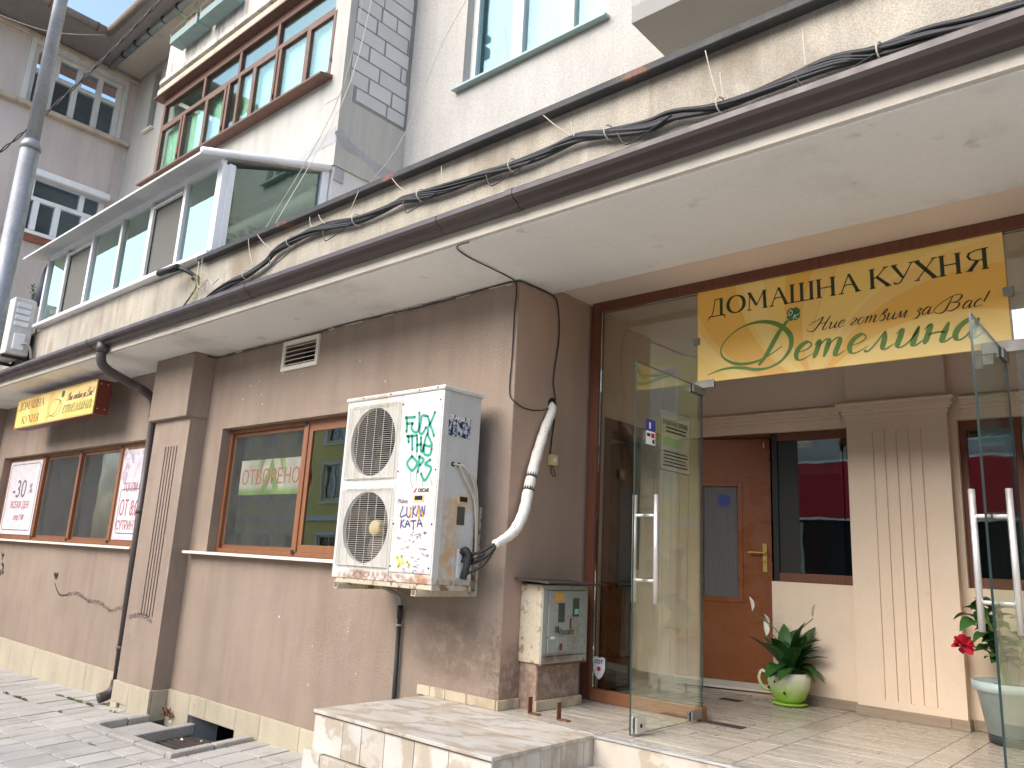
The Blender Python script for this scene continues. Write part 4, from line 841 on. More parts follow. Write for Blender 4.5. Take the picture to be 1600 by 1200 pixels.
# ================================================================== OUTDOOR UNIT (large)
AC = thing('outdoor_unit', 'large white twin-fan outdoor unit covered in graffiti and rust', 'air conditioner', (-.68, -.3, 1.33))
AX0, AX1, AY0, AY1, AZ0, AZ1, AXS = -1.195, -.165, -.5, -.14, 1.375, 2.665, -.585
fans = ((-.875, 2.325, .245), (-.875, 1.725, .245))
# fan panel: sheet with two round openings
fp = G(); cuts = [AZ0, 2.03, AZ1-.03]
for (cx, cz, r), z0, z1 in zip(fans[::-1], cuts, cuts[1:]):
    n = 48; x0, x1 = AX0, AXS; ring = []; outer = []
    for k in range(n):
        a = 2*math.pi*(k+.5)/n; c, s = math.cos(a), math.sin(a); ring.append((cx+r*c, AY0, cz+r*s))
        t = min((x1-cx)/c if c > 1e-6 else 9, (x0-cx)/c if c < -1e-6 else 9, (z1-cz)/s if s > 1e-6 else 9, (z0-cz)/s if s < -1e-6 else 9); outer.append((cx+t*c, AY0, cz+t*s))
    b = len(fp.v); fp.v += ring+outer+[(p[0], AY0+.05, p[2]) for p in ring]
    for k in range(n): j = (k+1) % n; fp.f += [(b+k, b+j, b+n+j, b+n+k), (b+j, b+k, b+2*n+k, b+2*n+j)]
    for X, Z in ((x0, z0), (x1, z0), (x1, z1), (x0, z1)):   # fill the corners
        k = min(range(n), key=lambda k: abs(math.atan2(Z-cz, X-cx) % (2*math.pi) - 2*math.pi*(k+.5)/n) if True else 0)
        cand = sorted(range(n), key=lambda k: (outer[k][0]-X)**2+(outer[k][2]-Z)**2)[:2]; q = len(fp.v); fp.v.append((X, AY0, Z)); fp.f.append((q, b+n+cand[0], b+n+cand[1]))
fp.build('fan_panel', 'ac_paint', AC)
B('left_side', 'ac_paint', AC, (AX0, AX0+.012, AY0+.001, AY1, AZ0, AZ1-.03))
B('back_panel', 'coil', AC, (AX0+.012, AX1-.01, AY1-.02, AY1, AZ0+.01, AZ1-.03))
B('service_panel', 'ac_paint', AC, (AXS+.004, AX1-.012, AY0-.004, AY0+.02, AZ0+.06, AZ1-.033), bevel=.006)
B('service_foot', 'ac_paint', AC, (AXS+.004, AX1-.012, AY0-.002, AY0+.02, AZ0, AZ0+.058), bevel=.004)
B('corner_post', 'ac_paint', AC, (AX1-.011, AX1+.001, AY0-.002, AY0+.055, AZ0, AZ1-.033), bevel=.004)
B('side_panel', 'ac_side', AC, (AX1-.02, AX1-.004, AY0+.056, AY1, AZ0, AZ1-.033), bevel=.003)
B('lid', 'ac_paint', AC, (AX0-.012, AX1+.012, AY0-.014, AY1+.01, AZ1-.032, AZ1), bevel=.012)
B('base_pan', 'ac_frame', AC, (AX0+.01, AX1, AY0+.004, AY1, AZ0-.035, AZ0-.001), bevel=.004)
B('inner_plate', 'coil', AC, (AXS, AXS+.01, AY0+.03, AY1-.03, AZ0, AZ1-.04))
for x in (AXS+.02, AX1-.03):
    for z in (AZ0+.1, 1.75, 2.1, AZ1-.1): G().disc((x, AY0-.0045, z), .006, 1, 10, -.003).build('screw', 'black', AC)
for x in (-1.0, -.7, -.4, -.22): G().disc((x, AY0-.0145, AZ1-.016), .006, 1, 10, -.003).build('screw', 'iron', AC)
for (cx, cz, r) in fans:
    sh = G(); n = 40; b = 0
    prof = [(r, AY0+.03), (r*.96, AY0+.10), (r*.94, AY0+.2)]
    for rr, y in prof:
        for k in range(n): a = 2*math.pi*k/n; sh.v.append((cx+rr*math.cos(a), y, cz+rr*math.sin(a)))
    for i in range(2):
        for k in range(n): j = (k+1) % n; sh.f.append((i*n+k, i*n+j, (i+1)*n+j, (i+1)*n+k))
    sh.build('fan_shroud', 'shroud', AC, True)
    fan = G().lathe([(.001, 0), (.05, .004), (.058, .02), (.058, .07)], (0, 0, 0), 20); fan.v = [(cx+x, AY0+.075+z, cz+y) for x, y, z in fan.v]
    hub = fan.build('fan_hub', 'fan_hub' if cz < 2 else 'coil', AC, True)
    for k in range(3):
        bl = G(); a0 = rad(120*k+35); m = 8; vs = []
        for j in range(m+1):
            rr = .05+(r*.9-.05)*j/m; sweep = .55*j/m; wd_ = .55+.35*math.sin(j/m*2.4)
            for e in (0, 1):
                a = a0+sweep*.6+(e-.5)*wd_*1.35; vs.append((cx+rr*math.cos(a), AY0+.115+(e-.5)*.07, cz+rr*math.sin(a)))
        bl.add(vs, [(2*j, 2*j+1, 2*j+3, 2*j+2) for j in range(m)]); bl.build('fan_blade', 'fan_blade' if cz < 2 else 'coil', AC, True)
    # wire guard
    x0, x1, z0, z1 = AX0+.045, AXS-.015, cz-.262, cz+.262; wg = G(); nz = 36
    for k in range(nz+1): z = z0+(z1-z0)*k/nz; wg.tube([(x0, AY0-.012, z), (cx-.1, AY0-.022, z), (cx+.1, AY0-.022, z), (x1, AY0-.012, z)], .0014, 4)
    for k in range(6): x = x0+(x1-x0)*(k+.5)/6; wg.tube([(x, AY0-.004, z0-.012), (x, AY0-.026 if 0 < k < 5 else AY0-.02, z0+.02), (x, AY0-.026 if 0 < k < 5 else AY0-.02, z1-.02), (x, AY0-.004, z1+.012)], .0024, 4)
    wg.tube([(x0, AY0-.012, z0), (x1, AY0-.012, z0), (x1, AY0-.012, z1), (x0, AY0-.012, z1), (x0, AY0-.012, z0)], .004, 5)
    stuff(wg.build('wire_guard', 'grille', AC))
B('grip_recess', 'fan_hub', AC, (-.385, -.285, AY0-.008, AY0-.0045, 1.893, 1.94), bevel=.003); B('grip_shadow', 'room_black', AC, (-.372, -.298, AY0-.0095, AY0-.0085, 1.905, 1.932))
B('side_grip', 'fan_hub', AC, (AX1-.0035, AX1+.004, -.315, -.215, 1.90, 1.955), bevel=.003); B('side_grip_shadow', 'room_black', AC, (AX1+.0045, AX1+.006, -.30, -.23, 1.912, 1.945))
B('valve_plate', 'ac_side', AC, (AX1-.0035, AX1+.003, -.325, -.15, 1.40, 1.62), bevel=.002)
B('valve_recess', 'white', AC, (AX1+.0035, AX1+.005, -.29, -.165, 1.425, 1.605))
B('rating_plate', 'shroud', AC, (AX1-.0035, AX1-.001, -.31, -.24, 1.76, 1.88))
B('scraped_label', 'sill_white', AC, (-.44, -.30, AY0-.006, AY0-.0045, 2.50, 2.56))
g = G()
g.tube(crom([(AX1+.006, -.25, 1.585), (AX1+.04, -.25, 1.60), (AX1+.06, -.24, 1.56), (AX1+.05, -.25, 1.48), (AX1+.03, -.25, 1.42)], 5), .024, 9); g.tube(crom([(AX1+.006, -.20, 1.53), (AX1+.07, -.20, 1.53), (AX1+.13, -.16, 1.58)], 5), .02, 9); g.tube([(AX1+.02, -.25, 1.55), (AX1+.03, -.19, 1.53)], .03, 9)
g.build('valve', 'rubber', AC, True)
for pth in ([(AX1+.05, -.22, 1.57), (AX1+.16, -.22, 1.60), (AX1+.27, -.20, 1.66)], [(AX1+.05, -.24, 1.45), (AX1+.18, -.22, 1.52), (AX1+.25, -.20, 1.63)], [(AX1+.08, -.2, 1.53), (AX1+.2, -.22, 1.57), (AX1+.26, -.20, 1.64)]):
    G().tube(crom(pth, 5), .011, 8).build('refrigerant_pipe', 'rubber', AC, True)
for (y, dy) in ((-.38, 0), (-.327, .012)): G().disc((AX1-.0025, y, 2.15), .016, 0, 14, .004).build('cable_grommet', 'black', AC)
for k, (y0, off) in enumerate(((-.38, 0), (-.38, .012), (-.327, .02), (-.327, .035))):
    G().tube(crom([(AX1, y0, 2.15), (AX1+.03, y0+.03, 2.14), (AX1+.03, y0+.10+off, 2.05), (AX1+.025, -.19+off, 1.94), (AX1+.02, -.155+off*.5, 1.80), (AX1+.015, -.135+off*.3, 1.62), (AX1+.01, -.13, 1.50)], 5), .006, 7).build('power_cable', 'tie_white', AC, True)
# graffiti on the unit
GREEN = [[(-.524, 2.469), (-.512, 2.417), (-.512, 2.371)], [(-.53, 2.469), (-.438, 2.466)], [(-.513, 2.425), (-.456, 2.425)], [(-.455, 2.421), (-.463, 2.39), (-.426, 2.361), (-.389, 2.377), (-.396, 2.493)], [(-.326, 2.464), (-.365, 2.468), (-.376, 2.415), (-.381, 2.362), (-.352, 2.345), (-.318, 2.388)], [(-.242, 2.484), (-.268, 2.429), (-.296, 2.386), (-.296, 2.341)], [(-.31, 2.463), (-.282, 2.408), (-.249, 2.353), (-.235, 2.322)], [(-.502, 2.339), (-.4, 2.336)], [(-.451, 2.336), (-.437, 2.243)], [(-.485, 2.334), (-.482, 2.296)], [(-.398, 2.317), (-.39, 2.23)], [(-.36, 2.322), (-.349, 2.228)], [(-.393, 2.271), (-.354, 2.273)], [(-.332, 2.223), (-.315, 2.312), (-.296, 2.333), (-.251, 2.271), (-.26, 2.256), (-.321, 2.267)], [(-.326, 2.26), (-.314, 2.207), (-.26, 2.201), (-.248, 2.241)], [(-.435, 2.198), (-.48, 2.151), (-.423, 2.103), (-.379, 2.15), (-.435, 2.198)], [(-.362, 2.194), (-.362, 2.142), (-.367, 2.09)], [(-.362, 2.191), (-.316, 2.17), (-.35, 2.134)], [(-.251, 2.167), (-.301, 2.14), (-.24, 2.115), (-.261, 2.065), (-.295, 2.033), (-.332, 2.078)]]
DRIP = [[(-.434, 2.1), (-.426, 2.032), (-.404, 1.987)], [(-.377, 2.087), (-.375, 2.024)], [(-.311, 2.033), (-.309, 1.993)], [(-.244, 2.057), (-.216, 1.998)], [(-.44, 2.25), (-.438, 2.2)], [(-.39, 2.23), (-.388, 2.19)], [(-.349, 2.23), (-.347, 2.18)]]
PURPLE = [[(-.484, 1.864), (-.504, 1.798), (-.449, 1.809)], [(-.444, 1.86), (-.44, 1.809), (-.414, 1.794), (-.405, 1.856)], [(-.384, 1.867), (-.381, 1.794)], [(-.357, 1.867), (-.38, 1.831), (-.349, 1.802)], [(-.344, 1.802), (-.33, 1.871), (-.301, 1.802)], [(-.296, 1.802), (-.298, 1.867), (-.275, 1.809), (-.271, 1.867)], [(-.49, 1.776), (-.492, 1.724)], [(-.462, 1.776), (-.489, 1.75), (-.456, 1.728)], [(-.445, 1.729), (-.428, 1.772), (-.401, 1.733)], [(-.442, 1.747), (-.409, 1.749)], [(-.395, 1.769), (-.346, 1.773)], [(-.37, 1.769), (-.366, 1.715)], [(-.331, 1.733), (-.315, 1.78), (-.283, 1.734)], [(-.324, 1.751), (-.29, 1.753)]]
SILVER = [[(-.51, 1.669), (-.446, 1.692), (-.399, 1.664), (-.336, 1.687), (-.253, 1.702)], [(-.516, 1.625), (-.44, 1.642), (-.339, 1.623), (-.226, 1.653)], [(-.478, 1.59), (-.392, 1.607), (-.283, 1.596), (-.201, 1.612)], [(-.507, 1.56), (-.387, 1.571), (-.216, 1.563)], [(-.351, 1.537), (-.278, 1.554), (-.213, 1.535)], [(-.344, 1.481), (-.294, 1.504), (-.208, 1.487)], [(-.502, 1.462), (-.416, 1.449), (-.308, 1.447), (-.204, 1.452)]]
def strokes(name, L, w_, mat, y, k=5, parent=AC):
    g = G()
    for s in L:
        c = crom(s, k) if len(s) > 2 else s; g.ribbon(c, lambda t, a, b: w_, lambda a, b: (a, y, b))
        for p in (c[0], c[-1]): b = len(g.v); g.v += [(p[0]+w_/2*math.cos(q), y, p[1]+w_/2*math.sin(q)) for q in [2*math.pi*j/10 for j in range(10)]]; g.f.append(tuple(range(b, b+10)))
    return g.build(name, mat, parent)
strokes('silver_scribble', SILVER, .008, 'spray_silver', AY0-.0052); strokes('yellow_scribble', [[(-.504, 1.532), (-.478, 1.504), (-.485, 1.468), (-.45, 1.505), (-.46, 1.54)], [(-.401, 1.507), (-.377, 1.486)]], .02, 'spray_yellow', AY0-.0056)
random.seed(3)
tiny = [[(x, z), (x+random.uniform(.01, .03), z+random.uniform(-.012, .012)), (x+random.uniform(.0, .03), z+random.uniform(-.016, .012))] for x, z in [(random.uniform(-.53, -.22), random.uniform(1.44, 1.70)) for _ in range(46)]]
strokes('pen_scribble', tiny, .0028, 'ink_grey', AY0-.006, 3)
strokes('green_tag', GREEN, .019, 'spray_green', AY0-.0062); strokes('green_drips', DRIP, .0035, 'spray_green', AY0-.0064); strokes('purple_tag', PURPLE, .0095, 'spray_purple', AY0-.0062)
strokes('orange_tag', [[(-.41, 1.85), (-.40, 1.80)], [(-.33, 1.86), (-.32, 1.79)], [(-.30, 1.83), (-.28, 1.80)]], .012, 'label_orange', AY0-.0066)
text_obj('maker_label', 'OSCAR', 'ink_black', AC, -.352, AY0-.0055, 1.957, .034, .2, .95, bold=.001)
g = G(); g.add([(-.395, AY0-.0055, 1.955), (-.375, AY0-.0055, 1.955), (-.36, AY0-.0055, 1.985), (-.37, AY0-.0055, 1.985)], [(0, 1, 2, 3)]); g.build('maker_mark', 'petal_red', AC)
text_obj('pen_tag', 'Phibes', 'ink_grey', AC, -.545, AY0-.0055, 1.885, .045, .2, .9)
ST = thing('sticker', 'dark square photo sticker on the side of the outdoor unit', 'sticker', (AX1, -.34, 2.35))
B('print', 'sticker_photo', ST, (AX1-.0035, AX1-.002, -.455, -.235, 2.335, 2.475)); text_obj('lettering', 'TRAMBUS', 'white', ST, AX1-.0012, -.446, 2.445, .042, 0, 1.05, axis='x', bold=.001)
# wall brackets under the unit
for lab, x in (('rusty cream steel bracket under the right end of the outdoor unit', -.26), ('rusty cream steel bracket under the left end of the outdoor unit', -1.06)):
    t = thing('wall_bracket', lab, 'bracket', (x, 0, 1.3), 'brackets under the outdoor unit')
    B('arm', 'ac_frame', t, (x-.022, x+.022, -.56, -.002, 1.30, 1.308), (x+.016, x+.022, -.56, -.002, 1.308, 1.338), (x-.022, x-.016, -.56, -.002, 1.308, 1.338), bevel=.002); B('wall_leg', 'ac_frame', t, (x-.022, x+.022, -.02, -.001, 1.338, 1.9)); B('foot', 'rubber', t, (x-.02, x+.02, -.46, -.40, 1.31, 1.3395)); B('foot', 'rubber', t, (x-.02, x+.02, -.24, -.18, 1.31, 1.3395))
B('base_rail', 'ac_frame', AC, (AX0+.1, AX1-.05, -.47, -.43, 1.3401, 1.343))
# condensate hose and pipe
CP = thing('drain_pipe', 'thin black drain pipe running down the wall from the outdoor unit', 'pipe', (-.96, 0, .6))
G().tube(crom([(-.90, -.30, 1.33), (-.91, -.2, 1.30), (-.955, -.06, 1.25), (-.972, -.03, 1.17)], 6), .014, 9).build('hose', 'cable_grey', CP, True)
G().tube([(-.972, -.03, 1.19), (-.970, -.03, 1.10)], .021, 10).build('coupling', 'rubber', CP, True); G().tube([(-.970, -.03, 1.10), (-.951, -.03, .05)], .017, 10).build('pipe', 'rubber', CP, True)
G().tube([(-.970, -.03, 1.06), (-.970, -.03, 1.045)], .024, 10).build('clamp', 'cable_grey', CP, True)
# taped white lagging going to the hole in the side wall
LG = thing('lagged_pipe', 'peeling white taped pipe curving from the outdoor unit into the side wall', 'pipe', (0, .1, 1.6))
LP = crom([(.09, -.21, 1.645), (.10, -.10, 1.70), (.10, -.02, 1.76), (.085, .07, 1.88), (.07, .13, 2.05), (.06, .20, 2.25), (.05, .30, 2.48), (.03, .40, 2.64), (-.05, .44, 2.70)], 6)
G().tube(LP, [.026+.012*min(1, i/12)-.010*max(0, (i-30)/18)+.002*math.sin(i*2.1) for i in range(len(LP))], 14).build('lagging', 'lagging', LG, True)
def band(i, j, r): return G().tube(LP[i:j], r, 14).build('black_tape', 'black', LG, True)
band(26, 28, .0375); band(23, 25, .0375)
g = G(); g.disc((.0035, .43, 2.685), .05, 0, 16, .003); tag(g.build('wall_hole', 'room_black'), 'dark rough hole in the side wall above the taped pipe', 'hole')
ot = thing('junction_box', 'small weathered white junction box on the entrance side wall', 'socket', (0, .44, 2.25))
B('box', 'fan_hub', ot, (.003, .035, .405, .485, 2.235, 2.315), bevel=.006); G().disc((.035, .445, 2.275), .02, 0, 16, .003).build('face', 'sill_white', ot)
G().tube(crom([(.02, .44, 2.235), (.02, .46, 2.20), (.02, .48, 2.165), (.02, .45, 2.16), (.02, .43, 2.19), (.02, .42, 2.235)], 5), .003, 6).build('wire_loop', 'cable_black', ot)
# loose cables on soffit and walls
def cable(pts, r, lab, mat='cable_black', k=5):
    return tag(G().tube(crom(pts, k), r, 6).build('cable', mat, None, True), lab, 'cable')
cable([(.189, -.72, 3.512), (.058, -.70, 3.514), (.0, -.534, 3.516), (-.007, -.281, 3.514), (-.025, -.045, 3.514), (-.02, -.012, 3.48), (-.017, -.01, 3.411), (-.026, -.01, 3.269), (-.025, -.01, 3.173), (-.027, -.01, 2.938), (-.035, -.01, 2.754), (-.022, -.01, 2.661), (.012, .01, 2.624), (.012, .08, 2.602), (.012, .186, 2.598), (.012, .315, 2.621), (.012, .40, 2.657)], .0045, 'thin black cable crossing the soffit and dropping down the wall corner')
cable([(-4.365, -.19, 3.505), (-4.28, -.1, 3.505), (-4.2, -.012, 3.50), (-3.476, -.014, 3.496), (-2.699, -.016, 3.494), (-2.02, -.014, 3.512), (-1.494, -.014, 3.506), (-1.018, -.014, 3.498), (-.62, -.014, 3.504), (-.318, -.014, 3.512), (-.02, -.012, 3.51), (.014, .1, 3.51), (.014, .25, 3.512), (.014, .377, 3.505), (.014, .428, 3.46), (.014, .46, 3.317), (.014, .462, 3.166), (.014, .428, 2.96), (.014, .421, 2.837), (.014, .451, 2.722), (.014, .452, 2.602), (.014, .431, 2.456), (.014, .415, 2.31)], .0055, 'black cable along the soffit joint down to the junction box')

# ================================================================== METER BOX
LZ = .615
B('meter_pier', 'taupe_side', BLD, (.003, .155, .19, .66, LZ-.3, .905), bevel=.012)
MBX = thing('meter_box', 'rusty grey electricity meter cabinet on the entrance side wall', 'meter box', (.1, .4, .9))
B('case', 'meter_side', MBX, (.003, .185, .175, .675, .905, 1.405), bevel=.004)
B('case_front', 'meter', MBX, (.186, .20, .175, .675, .905, .95), (.186, .20, .175, .675, 1.375, 1.405), (.186, .20, .175, .225, .95, 1.375), (.186, .20, .645, .675, .95, 1.375), bevel=.003)
B('door', 'meter', MBX, (.186, .206, .230, .640, .955, 1.370), bevel=.004)
rf = G(); rf.hexa([(-.0, .10, 1.428), (.30, .10, 1.416), (.30, .73, 1.410), (-.0, .73, 1.422), (-.0, .10, 1.44), (.30, .10, 1.428), (.30, .73, 1.422), (-.0, .73, 1.434)]); rf.build('rain_cover', 'iron', MBX)
B('meter_window', 'meter_glass', MBX, (.2065, .210, .33, .40, 1.165, 1.29), bevel=.003); B('meter_window', 'meter_glass', MBX, (.2065, .212, .49, .56, 1.20, 1.32), bevel=.003); B('display', 'led_green', MBX, (.2125, .2135, .505, .55, 1.215, 1.25))
B('warning_label', 'label_orange', MBX, (.2065, .2075, .29, .38, 1.30, 1.355)); B('handle', 'iron', MBX, (.2065, .222, .30, .33, 1.10, 1.14), bevel=.004); B('padlock_plate', 'meter', MBX, (.2065, .214, .32, .40, 1.01, 1.075), bevel=.003); B('keyhole', 'rust', MBX, (.2145, .217, .345, .375, .985, 1.03), bevel=.003)
B('rust_mark', 'rust', MBX, (.2065, .2075, .46, .48, 1.12, 1.19)); B('tape', 'white', MBX, (.2065, .2075, .255, .30, 1.06, 1.075))
B('bottom_rim', 'rust', MBX, (.15, .204, .172, .678, .893, .9045), bevel=.004)
text_obj('marker_writing', 'Vascarci', 'ink_black', MBX, .2072, .33, 1.085, .06, .25, .9, axis='x')
# ================================================================== ENTRANCE BLOCK, LANDING, STEPS
BX0, BX1, BY0 = -.646, .80, -.925
EB = thing('entrance_plinth', 'marble clad block with pale veined top beside the entrance steps', 'plinth', (.1, -.5, 0))
B('core', 'grout', EB, (BX0+.02, BX1-.02, BY0+.02, -.013, -.4, LZ-.022))
tops = [(BX0-.008, -.02, BY0-.01, -.47), (-.016, BX1+.008, BY0-.01, -.47), (BX0-.008, -.30, -.466, -.014), (-.296, .30, -.466, -.014), (.304, BX1+.008, -.466, -.06)]
for a, b, c, d in tops: B('top_slab', 'marble', EB, (a, b, c, d, LZ-.02, LZ+random.uniform(-.0006, .0006)), bevel=.003)
x = BX0; i = 0
for L in (.28, .17, .0, .20, .24, .26, .3): 
    if L == 0: continue
    b = min(x+L, BX1)
    B('front_tile', 'marble', EB, (x+.002, b-.002, BY0-.001+random.uniform(-.001, .001), BY0+.019, .385, LZ-.0215), bevel=.002); x = b
x = BX0-.05
for L in (.17, .24, .16, .30, .31, .30):
    b = min(x+L, BX1); B('front_tile', 'marble', EB, (x+.002, b-.002, BY0-.028+random.uniform(-.002, .002), BY0+.015, -.2, .380+random.uniform(-.004, .006)), bevel=.004); x = b
y = BY0+.0205
for L in (.24, .12, .17, .21, .2): B('side_tile', 'marble', EB, (BX1-.019, BX1+random.uniform(0, .002), y+.0015, min(y+L, -.065)-.0015, -.1, LZ-.0215), bevel=.002); y += L
B('edge_trim', 'iron', EB, (BX0-.0075, BX1+.002, BY0-.0085, BY0-.004, LZ-.0245, LZ-.0205))
# wall skirting on the block
x = -.74
for L in (.13, .15, .20, .26): B('skirting', 'marble_skirt', EB, (x+.002, min(x+L, -.0)-.002, -.024, -.001, LZ+.0005, LZ+.062), bevel=.003); x += L
B('skirting', 'marble_skirt', EB, (.004, .024, -.024, .185, LZ+.0005, LZ+.06), bevel=.003); B('skirting', 'marble_skirt', EB, (.157, .176, .175, .67, LZ+.0005, LZ+.062), bevel=.003)
for lab, x, y in (('rusty L-shaped bracket on the block nearer to the wall corner', .19, .10), ('rusty L-shaped bracket on the block nearer to the glass door', .42, .10)):
    t = thing('floor_bracket', lab, 'bracket', (x, y, LZ)); 
    B('upright', 'rust', t, (x-.006, x, y-.02, y+.02, LZ+.001, LZ+.10), bevel=.001); B('foot', 'rust', t, (x, x+.075, y-.02, y+.02, LZ+.001, LZ+.007), bevel=.001); G().disc((x+.05, y, LZ+.007), .007, 2, 10, .001).build('bolt_hole', 'room_black', t)
LD = struct(B('landing', 'grout', None, (.0, 4.2, -.05, 2.6, -.2, LZ-.012)))
# floor tiles: wide columns of plank tiles with narrow border columns
cols = []; x = 2.39
xs = [(-.0, .03), (.03, .66), (.66, .82), (.82, 1.453), (1.453, 1.614), (1.614, 2.24), (2.24, 2.39), (2.39, 3.02), (3.02, 3.18), (3.18, 3.8)]
base = {}
random.seed(11)
def floor_tile(a, b, c, d):
    L, D_ = round(b-a, 2), round(d-c, 3)
    if (L, D_) not in base:
        g = G(); g.box(-L/2+.0024, L/2-.0024, -D_/2+.0014, D_/2-.0014, -.012, 0); o = g.build('floor_tile', 'floor_tile', LD, bevel=.0012, seg=1); base[(L, D_)] = o
    else: o = copyto(base[(L, D_)], LD)
    o.location = ((a+b)/2, (c+d)/2, LZ+random.uniform(-.0007, .0002))
for (a, b) in xs:
    if b-a < .2:
        y = -.045
        while y < 2.23: floor_tile(a, b, y, min(y+.64, 2.235)); y += .64
    else:
        y = -.045
        while y < 2.22:
            r = random.choice((0, 0, 1, 2, 3)); d = min(y+.114, 2.235)
            cut = {0: None, 1: .21, 2: .31, 3: .42}[r]
            if cut is None or b-a < .5: floor_tile(a, b, y, d)
            else: floor_tile(a, a+cut, y, d); floor_tile(a+cut, b, y, d)
            y += .114
stp = thing('entrance_steps', 'marble steps below the metal edged landing', 'steps', (2.4, -.5, 0))
B('riser', 'marble', stp, (.802, 2.2, -.075, -.052, .0, LZ-.016), bevel=.002); B('riser', 'marble', stp, (2.203, 4.2, -.075, -.052, .0, LZ-.016), bevel=.002)
G().prism([(-.084, LZ-.012), (-.084, LZ+.001), (-.052, LZ+.004), (-.045, LZ+.001), (-.045, LZ-.012)], 0, .80, 4.2).build('edge_trim', 'steel', stp)
for k, (y0, z) in enumerate(((-.40, .46), (-.72, .31), (-1.02, .155))): 
    B('tread', 'marble', stp, (.804+.03*k, 4.2, y0, -.076+(.0 if k == 0 else -.32-.3*(k-1)-.004), z-.03, z), bevel=.008); B('step_core', 'grout', stp, (.81+.03*k, 4.2, y0+.02, -.076+(.0 if k == 0 else -.32-.3*(k-1)-.004), -.2, z-.0305))
# ================================================================== VESTIBULE
BWY = 2.24
DRW = (.03, .87, LZ, 2.70); VW = (.87, 1.53, 1.50, 2.70); VW2 = (2.262, 3.3, 1.53, 2.70)
G().wall(-.2, 4.2, LZ-.05, 3.579, [DRW, VW, VW2], BWY, BWY+.22).build('entrance_back_wall', 'beige_in', BLD)
G().wall(.9505, 2.2395, LZ-.05, 3.579, [(1.06, 1.86, LZ-.05, 2.68)], -.16, .045, axis=0).build('entrance_left_wall', 'beige_in', BLD)
B('entrance_right_wall', 'beige_in', BLD, (3.8, 4.0, .0, 2.2395, LZ-.05, 3.579))
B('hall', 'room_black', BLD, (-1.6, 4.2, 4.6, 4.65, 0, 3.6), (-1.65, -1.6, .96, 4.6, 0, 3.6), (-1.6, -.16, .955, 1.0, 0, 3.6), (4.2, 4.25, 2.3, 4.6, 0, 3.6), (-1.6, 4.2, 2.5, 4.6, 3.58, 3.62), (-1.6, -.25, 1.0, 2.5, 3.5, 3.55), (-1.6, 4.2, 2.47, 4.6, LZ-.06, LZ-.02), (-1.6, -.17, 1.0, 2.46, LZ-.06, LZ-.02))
CLX0, CLX1, CLY = 1.53, 2.225, 2.14
fl_x = [1.715+i*.0825 for i in range(5)]
cg = G().wall(CLX0, CLX1, LZ, 2.745, [(x, x+.03, .735, 2.645) for x in fl_x], CLY, CLY+.014); cg.box(CLX0+.001, CLX1-.001, CLY+.0135, BWY, LZ, 2.745); cg.build('entrance_column', 'beige_in', BLD)
B('column_upper', 'beige_hi', BLD, (CLX0, CLX1, CLY+.004, BWY, 2.86, 3.579)); B('upper_panel', 'beige_hi', BLD, (.046, 3.8, BWY-.012, BWY-.0005, 2.88, 3.578))
def cornice(x0, x1, y):
    for z0, z1, d in ((2.745, 2.775, .012), (2.775, 2.80, .028), (2.80, 2.835, .045), (2.835, 2.858, .06)):
        B('cornice', 'beige_in', BLD, (x0-(d if x0 > 1 and x0 < 2.2 else 0), x1+(d if x1 < 3 and x1 > 2 else 0), y-d, y-.0005 if y < 2.2 else BWY-.0005, z0, z1), bevel=.004)
cornice(.046, CLX0-.07, BWY); cornice(CLX1+.07, 3.8, BWY); cornice(CLX0, CLX1, CLY)
sk = [(.93, 1.20, BWY), (1.203, CLX0-.012, BWY), (CLX0-.012, CLX1-.10, CLY), (CLX1-.097, CLX1+.012, CLY), (CLX1+.02, 2.9, BWY), (2.903, 3.8, BWY)]
for a, b, y in sk: B('skirting_tile', 'skirt_tile', BLD, (a+.001, b-.001, y-.012, y-.0005, LZ+.001, LZ+.068), bevel=.002)
B('skirting_tile', 'skirt_tile', BLD, (CLX1+.0005, CLX1+.012, CLY+.001, BWY-.013, LZ+.001, LZ+.068), bevel=.002)
# scuffs on the column foot
def vwin(name, lab, W, split, lf=True):
    t = thing(name, lab, 'window', ((W[0]+W[1])/2, BWY, W[2])); y0, y1 = BWY+.05, BWY+.11; e = .045
    if lf: B('left_jamb', 'dark_frame', t, (W[0], W[0]+e, y0, y1, W[2], W[3]))
    else: B('left_jamb', 'black', t, (W[0], W[0]+e, y0, y1, W[2], W[3]))  # black colour paints the dark of the gap beside the door
    B('frame', 'dark_frame', t, (W[1]-e*.4, W[1], y0, y1, W[2], W[3]), (W[0]+e, W[1]-e*.4, y0, y1, W[2], W[2]+.07), (W[0]+e, W[1]-e*.4, y0, y1, W[3]-.07, W[3]), bevel=.004)
    lo = [W[0]+e]+split+[W[1]-e*.4]
    for i, (a, b) in enumerate(zip(lo, lo[1:])): B('pane', 'glass_win', t, (a, b, y0+.02, y0+.026, W[2]+.07, W[3]-.07))
    for x in split: B('mullion', 'dark_frame', t, (x-.02, x+.02, y0-.004, y1, W[2]+.07, W[3]-.07), bevel=.003)
    return t
v1 = vwin('lobby_window', 'dark glazed lobby window between the brown door and the column', VW, [], False)
B('latch', 'black', v1, (1.48, 1.525, BWY+.03, BWY+.05, 2.45, 2.54)); B('dark_gap_sheet', 'black', v1, (.916, 1.08, BWY+.068, BWY+.069, 1.57, 2.63))  # thin black sheet paints in the dark gap between door and window
vwin('lobby_window', 'dark glazed lobby window to the right of the fluted column', VW2, [2.62])
